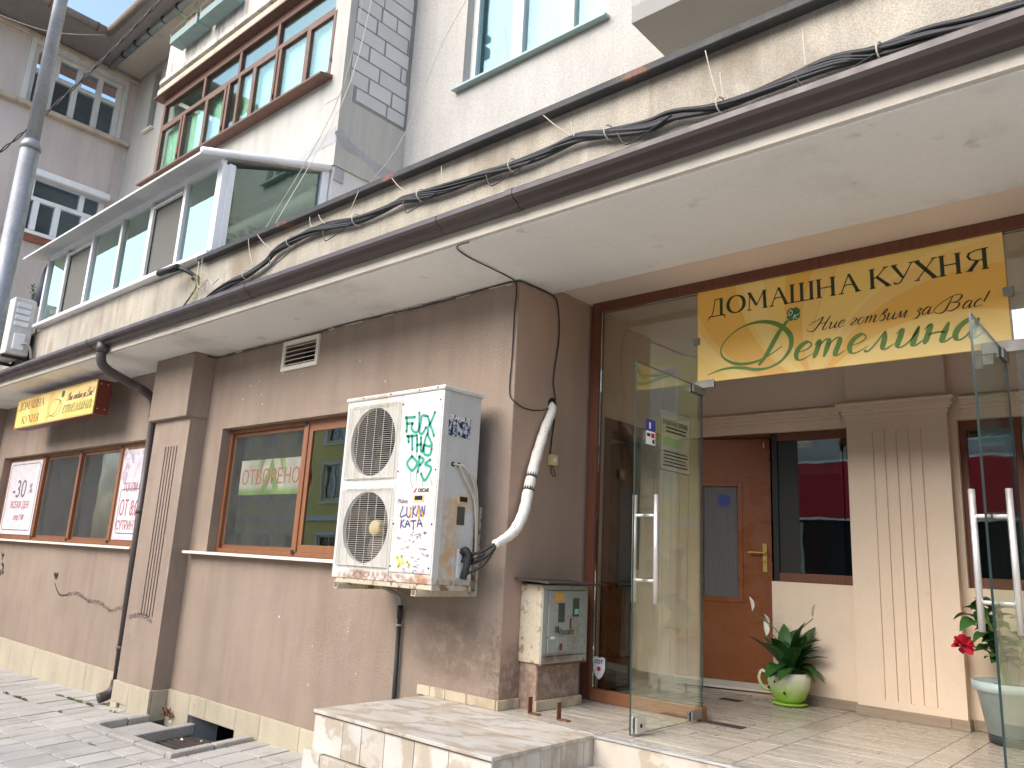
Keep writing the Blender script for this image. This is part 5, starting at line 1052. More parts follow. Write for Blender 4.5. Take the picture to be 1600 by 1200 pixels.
# brown inner door, ajar
DO = thing('inner_door', 'brown wooden door standing ajar with ribbed glass light and brass handle', 'door', (.04, 2.10, LZ))
dx, dy = .80-.04, 2.42-2.17; dl = math.hypot(dx, dy); ux, uy = dx/dl, dy/dl; nx, ny = uy, -ux    # along leaf and towards viewer
def leaf(name, mat, s0, s1, t0, t1, z0, z1, bev=.003):
    P = lambda s, t: (.04+ux*s+nx*t, 2.17+uy*s+ny*t); q = [P(s0, t1), P(s1, t1), P(s1, t0), P(s0, t0)]
    return G().hexa([(a, b, z0) for a, b in q]+[(a, b, z1) for a, b in q]).build(name, mat, DO, bevel=bev)
D0, D1 = LZ+.075, 2.678; gl = (.24, .53, 1.35, 2.27)
for s0, s1, z0, z1 in ((0, gl[0], D0, D1), (gl[1], dl, D0, D1), (gl[0], gl[1], D0, gl[2]), (gl[0], gl[1], gl[3], D1)): leaf('leaf_panel', 'door_wood', s0, s1, -.04, 0, z0, z1, 0)
for s0, s1, z0, z1 in ((gl[0]-.04, gl[0], gl[2]-.04, gl[3]+.04), (gl[1], gl[1]+.04, gl[2]-.04, gl[3]+.04), (gl[0], gl[1], gl[2]-.04, gl[2]), (gl[0], gl[1], gl[3], gl[3]+.04)): leaf('glass_bead', 'door_wood', s0, s1, .0005, .012, z0, z1)
leaf('glass_light', 'ribbed_glass', gl[0], gl[1], -.024, -.018, gl[2], gl[3], 0)
rs = G(); rs.add([(.04+ux*(.41+.055*math.cos(a))-nx*.0165, 2.17+uy*(.41+.055*math.cos(a))-ny*.0165, 2.15+.055*math.sin(a)*(1+.06*math.cos(9*a))) for a in [2*math.pi*k/40 for k in range(40)]], [tuple(range(40))]); rs.build('round_sticker', 'blue', DO)
leaf('bottom_bar', 'cream', 0, dl, -.004, .008, LZ+.03, LZ+.075); leaf('bottom_seal', 'sill_white', 0, dl, -.006, .006, LZ+.012, LZ+.03)
leaf('handle_plate', 'brass', dl-.075, dl-.035, .001, .010, 1.565, 1.80, .006); leaf('lever', 'brass', dl-.19, dl-.055, .045, .058, 1.715, 1.73, .006); leaf('lever_neck', 'brass', dl-.062, dl-.048, .010, .055, 1.712, 1.733, .003); leaf('lock_cylinder', 'iron', dl-.060, dl-.050, .010, .013, 1.64, 1.66, .002)
leaf('hinge_plate', 'steel', dl-.055, dl-.045, .0005, .004, 2.60, 2.65)
B('door_frame', 'dark_frame', BLD, (.0305, .04, BWY-.02, BWY+.2, LZ, 2.70), (.04, .87, BWY+.02, BWY+.2, 2.682, 2.699))
# side doorway in left wall of the lobby
B('side_door_frame', 'dark_frame', BLD, (-.1, .062, 1.05, 1.12, LZ, 2.69), (-.1, .062, 1.80, 1.87, LZ, 2.69), (-.1, .0625, 1.12, 1.80, 2.60, 2.69), bevel=.004)
B('side_door_glass', 'glass_win', BLD, (-.07, -.062, 1.12, 1.80, LZ+.02, 2.60)); B('side_door_box', 'room_black', BLD, (-.06, -.03, 1.14, 1.28, 2.36, 2.5))
# ================================================================== GLASS ENTRANCE
GE = thing('glass_entrance', 'brown framed glass entrance front with clamps and open glass doors', 'shopfront', (1.9, .89, LZ))
FY0, FY1 = .855, .925
B('frame', 'dark_frame', GE, (.034, .105, FY0, FY1, LZ, 3.578), (.105, 3.8, FY0, FY1, 3.502, 3.578), bevel=.004)
B('bottom_rail', 'brown_frame', GE, (.105, .985, FY0, FY1, LZ+.001, LZ+.082), bevel=.004)
B('fixed_pane', 'glass_clear', GE, (.106, .938, .885, .895, LZ+.083, 3.501)); B('fixed_pane', 'glass_clear', GE, (2.85, 3.79, .885, .895, LZ+.01, 3.501))
B('transom_pane', 'glass_clear', GE, (.944, 2.844, .888, .898, 2.83, 3.501))
for x, z in ((.94, 3.135), (2.845, 3.145)): B('clamp', 'steel_dull', GE, (x-.025, x+.025, .866, .884, z-.025, z+.025), bevel=.002)
B('pane_clamp', 'steel_dull', GE, (.93, 1.075, .862, .884, 2.79, 2.845), bevel=.003); B('pane_clamp', 'steel_dull', GE, (2.695, 2.985, .862, .884, 2.80, 2.865), bevel=.003); B('pane_clamp', 'steel_dull', GE, (2.90, 2.985, .862, .884, 2.72, 2.80), bevel=.003); B('pane_clamp', 'steel_dull', GE, (2.695, 2.75, .862, .884, 2.74, 2.80), bevel=.003)
def glass_door(x, yh, yf, lab):
    d = B('glass_door', 'glass_door', GE, (x-.005, x+.005, yf, yh, LZ+.012, 2.80)); d['label'] = lab
    B('edge', 'glass_edge', d, (x-.0052, x+.0052, yf-.0025, yf-.0002, LZ+.012, 2.80)); B('edge', 'glass_edge', d, (x-.0052, x+.0052, yf, yh, 2.8002, 2.8025)); B('edge', 'glass_edge', d, (x-.0052, x+.0052, yf, yh, LZ+.0095, LZ+.0118)); B('edge', 'glass_edge', d, (x-.0052, x+.0052, yh+.0002, yh+.0025, LZ+.012, 2.80))
    for s in (-1, 1):
        xx = x+s*.075; y = yf+.13
        G().tube([(xx, y, 1.345), (xx, y, 1.985)], .0145, 14).build('handle_bar', 'steel', d, True)
        for z in (1.475, 1.86): G().tube([(x+s*.006, y, z), (xx-s*.004, y, z)], .010, 12).build('handle_standoff', 'steel', d, True)
    for s in (-1, 1):
        B('patch_hinge', 'steel_dull', d, (x+s*.0055-(0 if s > 0 else .012), x+s*.0055+(.012 if s > 0 else 0), yh-.16, yh+.01, LZ+.014, LZ+.065), bevel=.002); B('patch_hinge', 'steel_dull', d, (x+s*.0055-(0 if s > 0 else .012), x+s*.0055+(.012 if s > 0 else 0), yh-.15, yh+.01, 2.745, 2.80), bevel=.002)
        B('lock_case', 'steel', d, (x+s*.0055-(0 if s > 0 else .014), x+s*.0055+(.014 if s > 0 else 0), yf+.04, yf+.14, LZ+.016, LZ+.10), bevel=.002)
    G().disc((x+.0196, yf+.085, LZ+.055), .012, 0, 12, .002).build('lock_hole', 'room_black', d)
    return d
d1 = glass_door(.965, .895, .045, 'left glass door leaf opened outwards with steel pull handle')
d2 = glass_door(2.80, .895, .045, 'right glass door leaf opened outwards at the picture edge')
for x in (1.05, 2.72): B('floor_spring', 'iron', GE, (x-.05 if x < 2 else x-.2, x+.2 if x < 2 else x+.05, .84, .93, LZ+.0005, LZ+.003))
tag(B('floor_plate', 'iron', None, (.62, .78, 1.80, 1.90, LZ+.0005, LZ+.003)), 'dark metal plate let into lobby floor behind the glass door', 'floor plate')
# stickers, hours sheet and arrow shape on the glass
s1 = thing('sticker', 'small blue and white payment sticker on the left glass door', 'sticker', (.97, .1, 2.3))
B('top_half', 'blue', s1, (.9705, .9712, .16, .27, 2.385, 2.46)); B('bottom_half', 'white', s1, (.9705, .9712, .16, .27, 2.30, 2.3845)); B('print', 'petal_red', s1, (.9713, .9717, .22, .26, 2.345, 2.375)); B('print', 'ink_black', s1, (.9713, .9717, .17, .21, 2.35, 2.37)); B('print', 'ink_black', s1, (.9713, .9717, .235, .26, 2.31, 2.335)); B('print', 'white', s1, (.9713, .9717, .195, .215, 2.40, 2.44))
def hours_mat():
    n = N('frosted'); t = n.new('ShaderNodeBsdfTransparent'); d = n.new('ShaderNodeBsdfDiffuse'); d.inputs[0].default_value = (*lin((196, 196, 170)), 1); m = n.new('ShaderNodeMixShader'); m.inputs[0].default_value = .13
    n.lk(t.outputs[0], m.inputs[1]); n.lk(d.outputs[0], m.inputs[2]); n.lk(m.outputs[0], n.out.inputs[0]); MT['frosted'] = n.m
hours_mat()
HS = thing('opening_hours', 'translucent opening hours sheet on the left glass door', 'sign', (.97, .5, 2.1))
B('sheet', 'frosted', HS, (.9705, .9715, .33, .72, 2.16, 2.56)); 
text_obj('lettering', 'РАБОТНО ВРЕМЕ', 'ink_black', HS, .9725, .36, 2.46, .045, 0, .85, axis='x'); text_obj('lettering', '08:00-20:00', 'ink_green', HS, .9725, .37, 2.33, .07, 0, .72, axis='x')
g = G()
for k in range(5): g.box(.9722, .9726, .37+.01*(k % 2), .69-.02*(k % 3), 2.195+k*.022, 2.202+k*.022)
for k in range(2): g.box(.9722, .9726, .40, .66, 2.415+k*.024, 2.424+k*.024)
g.build('small_print', 'ink_black', HS)
g = G(); ring = [(.335, 2.165), (.715, 2.165), (.715, 2.555), (.335, 2.555), (.335, 2.165)]; g.ribbon(ring, lambda t, a, b: .004, lambda a, b: (.9724, a, b)); g.build('border', 'ink_black', HS)
AR = G().prism([(.36, 1.38), (.60, 1.40), (.80, 1.27), (.62, 1.17), (.40, 1.20), (.52, 1.28)], 0, .9706, .9712); tag(AR.build('pale_arrow', 'frosted'), 'pale arrow shape low on the left glass door', 'sticker')  # flat, barely opaque arrow shape laid on the door glass
sh = thing('alarm_sticker', 'white shield shaped sticker low in the corner of the fixed pane', 'sticker', (.16, .88, .8))
G().prism([(.115, .905), (.14, .915), (.165, .905), (.19, .915), (.215, .905), (.215, .83), (.195, .785), (.165, .76), (.135, .785), (.115, .83)], 1, .8805, .884).build('shield', 'white', sh); text_obj('lettering', 'СОТ', 'ink_black', sh, .127, .8795, .868, .034, 0, 1.0, bold=.001); G().disc((.165, .880, .832), .016, 1, 14, -.0008).build('emblem', 'petal_red', sh)
# ------------------------------------------------------------------ big sign over the door
SG = thing('shop_sign', 'large yellow sign reading ДОМАШНА КУХНЯ Детелина above the glass doors', 'sign', (1.9, .88, 2.83))
B('panel', 'sign_print', SG, (.946, 2.841, .872, .8875, 2.832, 3.5015), bevel=.001)
PS = lambda a, b: (a, .8712, b)
serif(G(), 'ДОМАШНА', 1.035, 2.07, 3.30, .128, PS).build('lettering', 'ink_dark', SG); serif(G(), 'КУХНЯ', 2.118, 2.775, 3.30, .128, PS).build('lettering', 'ink_dark', SG)
g = G(); DX = [(1.557, 3.015), (1.47, 2.965), (1.36, 2.93), (1.24, 2.935), (1.145, 2.99), (1.126, 3.061), (1.19, 3.14), (1.30, 3.195), (1.42, 3.205), (1.53, 3.17), (1.61, 3.09), (1.615, 3.0), (1.555, 2.92), (1.47, 2.882), (1.38, 2.878), (1.29, 2.90), (1.2, 2.912), (1.11, 2.905), (1.022, 2.88)]
wl = [.006, .008, .016, .022, .012, .008, .008, .012, .022, .030, .034, .026, .016, .014, .022, .020, .016, .012, .003]
q = crom(DX, 7); g.ribbon(q, lambda t, a, b: 1.05*(lambda u: wl[int(u)]*(1-u % 1)+wl[min(int(u)+1, len(wl)-1)]*(u % 1))(t*(len(wl)-1.001)), lambda a, b: (a, .8709, b))
g.ribbon(crom([(1.60, 3.185), (1.545, 3.12), (1.50, 3.05), (1.45, 2.97), (1.395, 2.905)], 6), lambda t, a, b: .006+.026*math.sin(math.pi*(.15+.7*t)), lambda a, b: (a, .8706, b))
g.ribbon([(1.565, 3.14), (1.63, 3.20)], lambda t, a, b: .006, lambda a, b: (a, .8704, b))
g.build('swash_initial', 'ink_green', SG); script(G(), 'етелина', 1.625, 2.70, 2.905, .115, PS, .35, .26, .07).build('lettering', 'ink_green', SG)
script(G(), 'Ние готвим за  Вас!', 1.77, 2.735, 3.085, .044, lambda a, b: (a, .8702, b), .45, .17, .06).build('lettering', 'ink_black', SG)
g = G(); clover(g, 1.64, 3.222, .05, lambda a, b: (a, .8707, b)); g.build('clover_emblem', 'clover', SG)
g = G(); g.ribbon(crom([(1.62, 3.255), (1.635, 3.235), (1.615, 3.215), (1.61, 3.235), (1.625, 3.25)], 4), lambda t, a, b: .005, lambda a, b: (a, .8703, b)); g.ribbon(crom([(1.65, 3.22), (1.635, 3.19)], 3), lambda t, a, b: .005, lambda a, b: (a, .8703, b)); g.ribbon(crom([(1.675, 3.215), (1.645, 3.205), (1.665, 3.185)], 4), lambda t, a, b: .005, lambda a, b: (a, .8703, b)); g.build('monogram', 'white', SG)
# ================================================================== PLANTS
def leaf_mesh(name, L, W, droop, mat, fold=.25, n=7):
    g = G(); vs = []
    for k in range(n+1):
        t = k/n; w_ = W*math.sin(math.pi*min(1, t*1.02))**.75*(1-.25*t)+.0015; x = L*(t-.12*droop*t*t); z = L*(.55*t-droop*t*t)
        vs += [(x, -w_, z+w_*fold), (x, 0, z), (x, w_, z+w_*fold)]
    fs = []
    for k in range(n): fs += [(3*k, 3*k+3, 3*k+4, 3*k+1), (3*k+1, 3*k+4, 3*k+5, 3*k+2)]
    g.add(vs, fs); me = bpy.data.meshes.new(name); me.from_pydata(g.v, [], g.f); me.update(); me.materials.append(MT[mat])
    for p in me.polygons: p.use_smooth = True
    return me
def put(name, me, parent, loc, yaw, pitch, sc, roll=0):
    o = bpy.data.objects.new(name, me); COL.objects.link(o); o.parent = parent; o.matrix_parent_inverse = parent_inv(parent)
    o.location = loc; o.rotation_euler = (roll, -pitch, yaw); o.scale = (sc, sc, sc); return o
random.seed(21)
PC = (1.07, 2.04)
PL = thing('potted_lily', 'peace lily with white flowers in a green and white cup planter', 'plant', (*PC, LZ))
G().lathe([(.10, 0), (.125, .012), (.13, .02), (.10, .022)], (*PC, LZ+.001), 28).build('saucer', 'pot_cup', PL, True)
G().lathe([(.08, .02), (.118, .055), (.146, .12), (.155, .19), (.15, .235), (.143, .235), (.14, .21), (.02, .205)], (*PC, LZ), 32).build('cup_pot', 'pot_cup', PL, True)
G().tube(crom([(PC[0]-.145, PC[1]-.03, LZ+.205), (PC[0]-.19, PC[1]-.04, LZ+.225), (PC[0]-.21, PC[1]-.045, LZ+.17), (PC[0]-.18, PC[1]-.04, LZ+.11), (PC[0]-.13, PC[1]-.03, LZ+.09)], 5), .012, 9).build('cup_handle', 'pot_cup', PL, True)
for a, z in ((-1.9, .17), (-2.4, .12), (-1.4, .1)): G().lathe([(.001, -.012), (.011, 0), (.001, .012)], (PC[0]+.15*math.cos(a), PC[1]+.15*math.sin(a), LZ+z), 10).build('painted_bug', 'ink_black', PL, True)
lm = [leaf_mesh('leaf', .27, .058, .55, 'leaf'), leaf_mesh('leaf', .30, .052, .30, 'leaf'), leaf_mesh('leaf', .24, .06, .9, 'leaf')]
for k in range(46):
    yaw = random.random()*6.28; p = random.choice((.2, .5, .8, 1.0)); me = lm[2] if p < .3 else random.choice(lm[:2])
    put('leaf', me, PL, (PC[0]+.04*math.cos(yaw), PC[1]+.04*math.sin(yaw), LZ+.22+random.random()*.12*p), yaw, p*.9, random.uniform(.75, 1.25), random.uniform(-.3, .3))
for yaw, L in ((3.5, .58), (-.4, .56), (2.6, .42), (3.9, .36)):
    tip = (PC[0]+.22*math.cos(yaw)*(L/.5), PC[1]+.1*math.sin(yaw)-.05, LZ+.2+L*.78); G().tube(crom([(PC[0], PC[1], LZ+.22), (PC[0]+.06*math.cos(yaw), PC[1], LZ+.2+L*.5), tip], 5), .004, 6).build('flower_stem', 'stem', PL)
    sp = leaf_mesh('spathe', .10, .03, .05, 'spathe', .7); put('spathe', sp, PL, tip, yaw+.5, .9, 1)
pm = leaf_mesh('leaf', .13, .042, .5, 'leaf_pale')
PC2 = (2.53, 1.93)
PR = thing('potted_hibiscus', 'red flowered plant in a pale blue plastic pot behind the glass door', 'plant', (*PC2, LZ))
G().lathe([(.15, .0), (.155, .05), (.15, .055)], (*PC2, LZ+.001), 28).build('pot_foot', 'pot_base', PR, True)
G().lathe([(.155, .056), (.20, .30), (.222, .305), (.226, .36), (.216, .362), (.20, .33), (.02, .325)], (*PC2, LZ), 36).build('pot', 'pot_blue', PR, True); G().lathe([(.001, .326), (.19, .327), (.19, .33), (.001, .34)], (*PC2, LZ), 20).build('soil', 'soil', PR)
hm = [leaf_mesh('leaf', .13, .042, .5, 'leaf'), leaf_mesh('leaf', .15, .05, .8, 'leaf')]
for k in range(7):
    a = random.random()*6.28 if k > 2 else 3.3+.4*k; h = random.uniform(.3, .52); top = (PC2[0]+.17*math.cos(a), PC2[1]+.1*math.sin(a), LZ+.34+h); st_ = crom([(PC2[0]+.03*math.cos(a), PC2[1], LZ+.33), (PC2[0]+.09*math.cos(a), PC2[1]+.05*math.sin(a), LZ+.34+h*.5), top], 6)
    G().tube(st_, .006, 6).build('branch', 'stem', PR)
    for j in range(4, len(st_), 1): put('leaf', random.choice(hm), PR, st_[j], random.random()*6.28, random.uniform(-.1, .6), random.uniform(.8, 1.2), random.uniform(-.4, .4))
FC = (PC2[0]-.245, PC2[1]-.06, LZ+.56); fr = leaf_mesh('petal', .075, .04, .15, 'petal_red', .3)
G().tube(crom([(PC2[0]-.02, PC2[1], LZ+.34), (PC2[0]-.1, PC2[1], LZ+.52), FC], 5), .005, 6).build('flower_stem', 'stem', PR)
for k in range(26): put('petal', fr, PR, (FC[0]+random.uniform(-.012, .012), FC[1]+random.uniform(-.012, .012), FC[2]+random.uniform(-.012, .012)), k*2.4, random.uniform(-1.3, 1.2), .85, random.uniform(-.5, .5))
# ================================================================== WHITE GLAZED TERRACE
TB = thing('glazed_terrace', 'white framed glazed terrace with metal lean-to roof on the canopy', 'balcony', (-5.6, -.3, 4.2))
posts = [-7.85, -7.17, -6.37, -5.53, -4.78, -4.03, -3.33]; TY, TZ0, TZ1 = -.69, 4.27, 5.17
B('sill', 'pvc', TB, (posts[0]-.06, posts[-1]+.03, TY-.06, TY+.06, TZ0-.045, TZ0), bevel=.008); B('head_rail', 'pvc', TB, (posts[0], posts[-1], TY-.02, TY+.04, TZ1, TZ1+.07), bevel=.004)
for i, x in enumerate(posts): B('post', 'pvc' if i in (0, 2, 5, 6) else 'pvc_old', TB, (x-(.05 if i == 6 else .03), x+(.05 if i == 6 else .03), TY-.022, TY+.042, TZ0, TZ1), bevel=.005)
for i, (a, b) in enumerate(zip(posts, posts[1:])):
    net = i in (1, 4); B('pane', 'net_pane' if net else 'glass_balc', TB, (a+.03, b-.03, TY+.012, TY+.018, TZ0, TZ1-(.07 if net else 0)))
    if net: B('net_frame', 'pvc_old', TB, (a+.03, b-.03, TY-.03, TY, TZ1-.10, TZ1-.07), (a+.03, a+.075, TY-.03, TY, TZ0, TZ1-.1), bevel=.003)
# side towards the entrance, rising with the roof
X6 = -3.33; sy0, sy1 = TY+.05, .47
G().hexa([(X6-.003, sy0+.03, TZ0-.06), (X6+.003, sy0+.03, TZ0-.06), (X6+.003, sy1-.05, TZ0-.06), (X6-.003, sy1-.05, TZ0-.06), (X6-.003, sy0+.03, 5.17), (X6+.003, sy0+.03, 5.17), (X6+.003, sy1-.05, 5.55), (X6-.003, sy1-.05, 5.55)]).build('side_pane', 'glass_side', TB)
G().hexa([(X6-.04, sy1-.07, 4.2), (X6+.04, sy1-.07, 4.2), (X6+.04, sy1+.02, 4.2), (X6-.04, sy1+.02, 4.2), (X6-.04, sy1-.07, 5.57), (X6+.04, sy1-.07, 5.57), (X6+.04, sy1+.02, 5.62), (X6-.04, sy1+.02, 5.62)]).build('rear_post', 'pvc', TB)
B('side_post', 'pvc', TB, (X6-.045, X6+.055, TY+.043, TY+.11, TZ0-.06, 5.19), bevel=.005); B('side_sill', 'pvc', TB, (X6-.03, X6+.04, TY+.11, sy1, 4.19, 4.235))
G().tube([(X6+.05, TY-.25, 5.20), (X6+.05, sy1+.02, 5.64)], .035, 10).build('roof_edge_tube', 'pvc', TB, True)
G().hexa([(posts[0]-.25, TY-.26, 5.16), (X6+.05, TY-.26, 5.16), (X6+.05, sy1, 5.585), (posts[0]-.25, sy1, 5.585), (posts[0]-.25, TY-.26, 5.185), (X6+.05, TY-.26, 5.185), (X6+.05, sy1, 5.61), (posts[0]-.25, sy1, 5.61)]).build('lean_to_roof', 'alu_roof', TB)
B('back_wall', 'stucco_grey', BLD, (-8.0, BXR-.2, BY+.16, BY+.25, 4.18, BZ))
for k in range(9):
    x = -3.62-.10*k; z = 4.75+random.uniform(-.1, .14); y = -.25+random.uniform(-.1, .35)
    if k < 5:
        fl = thing('potted_geranium', ['red geranium nearest the corner post behind the big side pane', 'red geranium second from the corner post inside the terrace', 'red geranium in the middle of the group inside the terrace', 'red geranium second from the far end inside the terrace', 'red geranium at the far end inside the glazed terrace'][k], 'plant', (x, y, 4.19), 'geraniums inside the glazed terrace')
        G().lathe([(.07, 0), (.09, .16), (.0, .16)], (x, y, 4.19), 14).build('pot', 'pot_redbrown', fl, True)
        for j in range(14): put('leaf', hm[j % 2], fl, (x+random.uniform(-.06, .06), y+random.uniform(-.06, .06), 4.36+random.random()*.3), random.random()*6.28, random.uniform(-.2, .8), random.uniform(.6, .9))
        for j in range(7): put('petal', fr, fl, (x+random.uniform(-.05, .05), y+random.uniform(-.05, .05), z+random.uniform(-.03, .03)), random.random()*6.28, random.uniform(-.3, .9), .8)
# folded parasol and twigs at the terrace's left end
um = thing('folded_parasol', 'dark grey folded parasol at the left end of the glazed terrace', 'parasol', (-8.02, -.62, 4.2))
G().lathe([(.11, .0), (.085, .25), (.05, .5), (.012, .62)], (-8.0, -.66, 4.58), 9).build('folded_cloth', 'umbrella', um, True); G().tube([(-8.0, -.66, 4.19), (-8.0, -.66, 5.23)], .012, 8).build('pole', 'galv', um, True)
tw = thing('straggly_plant', 'straggly green plant sprouting beside the folded parasol', 'plant', (-8.12, -.7, 4.6))
for k in range(6):
    a = random.uniform(2, 4.4); e = (-8.12+.25*math.cos(a), -.70, 4.62+random.uniform(.05, .32)); q = crom([(-8.1, -.68, 4.6), (-8.1+.1*math.cos(a), -.7, 4.7), e], 4); G().tube(q, .004, 5).build('twig', 'stem', tw)
    for j in range(2, len(q)): put('leaf', hm[0], tw, q[j], random.random()*6.28, random.uniform(-.2, .8), random.uniform(.35, .6))
# ------------------------------------------------------------------ small outdoor unit at the far left
A2_ = thing('outdoor_unit', 'small white outdoor unit mounted below the glazed terrace at far left', 'air conditioner', (-8.35, -.85, 3.8))
B('case', 'ac_paint', A2_, (-8.80, -7.93, -.985, -.72, 3.84, 4.60), bevel=.015)
B('side_cover', 'pvc', A2_, (-7.9295, -7.905, -.93, -.79, 3.90, 4.12), bevel=.015)
for k in range(4): B('side_rib', 'pvc', A2_, (-7.9295, -7.918, -.95, -.78, 4.22+k*.085, 4.28+k*.085), bevel=.008)
gr = G()
for k in range(8): r = .05+k*.035; gr.tube([(-8.45+r*math.cos(a), -.995, 4.22+r*math.sin(a)) for a in [2*math.pi*j/24 for j in range(25)]], .004, 4)
stuff(gr.build('fan_guard', 'grille', A2_)); G().disc((-8.45, -.9855, 4.22), .30, 1, 32, -.001).build('fan_opening', 'coil', A2_)
g = G().tube(crom([(-7.91, -.82, 3.98), (-7.85, -.78, 3.99), (-7.84, -.73, 3.92), (-7.85, -.70, 3.80)], 5), .016, 8); g.build('hose', 'cable_grey', A2_, True)
for lab, x in (('dark steel bracket under right end of small outdoor unit', -8.05), ('dark steel bracket under left end of small outdoor unit', -8.65)): tag(B('wall_bracket', 'iron', None, (x-.02, x+.02, -1.0, -.662, 3.80, 3.838), (x-.02, x+.02, -.69, -.662, 3.84, 4.15)), lab, 'bracket', 'brackets under the small outdoor unit')
# ------------------------------------------------------------------ camera on the band, dry tuft
cv = thing('security_camera', 'black security camera on a bent arm under the terrace sill', 'camera', (-3.75, -.7, 4.1))
G().tube([(-3.98, -.86, 4.13), (-3.72, -.80, 4.16)], .035, 12).build('body', 'black', cv, True); G().tube([(-4.0, -.865, 4.128), (-3.98, -.86, 4.13)], .022, 12).build('lens', 'meter_glass', cv, True); G().tube(crom([(-3.76, -.80, 4.16), (-3.66, -.76, 4.13), (-3.58, -.70, 4.08), (-3.56, -.665, 4.06)], 4), .02, 8).build('arm', 'black', cv, True); G().lathe([(.045, 0), (.045, .03)], (-3.56, -.68, 4.03), 12).build('base', 'black', cv, True)
G().tube(crom([(-3.56, -.68, 4.05), (-3.52, -.69, 3.95), (-3.6, -.70, 3.85), (-3.75, -.72, 3.72)], 5), .008, 6).build('lead', 'cable_black', cv)
dt = G()
for k in range(150):
    x = -3.45+random.gauss(0, .05); z = 3.72+random.random()*.30; y = -.70-random.random()*.05; a = random.random()*6.28; L = random.uniform(.03, .09)
    dt.add([(x, y, z), (x+.006, y, z), (x+.003+L*.5*math.cos(a), y-.02*random.random(), z+L)], [(0, 1, 2)])
stuff(dt.build('dry_plants', 'weed_dry'))
# ================================================================== CABLE BUNDLE
CAB = [(-3.30, 3.74), (-3.178, 3.782), (-2.866, 3.854), (-2.559, 3.878), (-2.282, 3.935), (-2.154, 4.004), (-1.914, 4.033), (-1.613, 4.054), (-1.364, 4.036), (-1.038, 3.997), (-.719, 4.0), (-.518, 4.017), (-.322, 3.995), (-.048, 3.977), (.246, 3.975), (.521, 3.956), (.776, 3.959), (1.014, 3.975), (1.238, 3.934), (1.488, 3.888), (1.644, 3.896), (1.917, 3.849), (2.246, 3.854), (2.471, 3.862), (2.677, 3.828), (2.87, 3.836), (3.213, 3.804), (4.2, 3.78), (6.5, 3.77)]
CB = thing('cable_bundle', 'thick bundle of black cables looping along the stained canopy band', 'cables', (0, -.7, 4))
random.seed(5)
for k in range(20):
    ph, am = random.random()*6.28, random.uniform(.004, .020); fr_ = random.uniform(.7, 1.5); pts = []
    for i, (x, z) in enumerate(CAB):
        s = 1+.6*(.5+.5*math.sin(i*1.1)); pts.append((x, -.705+am*.7*math.cos(ph+i*fr_), z+am*s*math.sin(ph+i*fr_)-.01))
    G().tube(crom(pts, 4), random.choice((.006, .007, .009, .013)), 6).build('cable', 'cable_black', CB, True)
for (x, z, dx) in ((-2.2, 3.95, .12), (-1.45, 4.0, .2), (-.5, 3.98, .16), (.3, 3.95, .2), (1.3, 3.9, .14), (2.3, 3.84, .2)):
    G().tube(crom([(x, -.72, z), (x+.05, -.735, z-.09), (x+.12, -.74, z-.11), (x+.2+dx, -.72, z-.02)], 5), .004, 5).build('loose_cable', 'cable_black', CB)
TIES = [(-3.36, 4.19, -3.30, 3.80), (-2.55, 4.19, -2.42, 3.92), (-2.40, 4.19, -2.15, 4.0), (-1.62, 4.15, -1.58, 4.06), (-1.5, 4.14, -1.4, 4.04), (-.62, 4.19, -.46, 4.04), (-.10, 4.12, -.07, 3.99), (.78, 4.18, 1.0, 3.97), (.99, 4.06, 1.02, 3.96), (1.85, 4.16, 1.92, 3.86), (1.93, 4.0, 1.95, 3.85), (2.35, 4.06, 2.36, 3.86), (-1.0, 4.2, -1.1, 4.02)]
for x0, z0, x1, z1 in TIES:
    G().tube(crom([(x0, -.745, z0), ((x0+x1)/2, -.75, (z0+z1)/2-.01), (x1, -.745, z1)], 4), .003, 5).build('tie_wire', 'tie_white', CB)
for i in range(3, len(CAB)-2, 3):
    x, z = CAB[i]; G().tube([(x+.008*math.cos(a), -.705+.045*math.cos(a), z-.01+.045*math.sin(a)) for a in [2*math.pi*j/14 for j in range(15)]], .004, 5).build('cable_tie', 'tie_white', CB)
G().tube(crom([(-3.45, -.73, 4.18), (-3.42, -.74, 4.0), (-3.36, -.73, 3.9), (-3.2, -.74, 3.95), (-3.1, -.74, 3.88), (-3.0, -.73, 3.92), (-2.95, -.72, 3.86)], 5), .005, 5).build('tie_wire', 'tie_white', CB)
# lines hanging from above in front of the block wall
for lab, pts, m in (('dark cord running from block wall top down to the canopy edge', [(-2.9, .45, 8.6), (-2.62, 0.1, 6.2), (-2.35, -.72, 4.22)], 'cable_grey'), ('pale cord hanging in front of the block wall', [(-2.72, .5, 8.6), (-2.5, .1, 6.2), (-2.2, -.72, 4.22)], 'tie_white'), ('grey cable running diagonally from upstairs window to canopy flashing', [(-1.66, 1.36, 8.4), (-2.0, .9, 7.0), (-1.2, -.2, 5.0), (-.92, -.72, 4.24)], 'cable_grey')):
    tag(G().tube(crom(pts, 6), .0035, 5).build('hanging_cord', m), lab, 'cord')
WIRE = [(-10.21, -1.0, 7.45), (-9.26, -.84, 7.81), (-8.85, -.69, 8.08), (-8.7, -.53, 8.46), (-8.59, -.38, 8.67), (-8.69, -.22, 8.86), (-8.77, -.07, 9.33), (-8.64, .09, 9.6), (-8.52, .24, 9.91), (-8.35, .4, 10.25)]
W0, W1_ = Vector((-11.3, -1.35, 6.9)), Vector((-8.25, .46, 10.5)); tp = thing('twisted_power_line', 'twisted black power line running up to the roof gutter', 'cable', tuple(W0))
for s in (0, 1): G().tube([tuple(W0.lerp(W1_, i/60)+Vector((.02*math.cos(i*.9+s*3.14), .0, .035*math.sin(i*.9+s*3.14)-.25*math.sin(math.pi*i/60)))) for i in range(61)], .011, 6).build('strand', 'cable_black', tp, True)
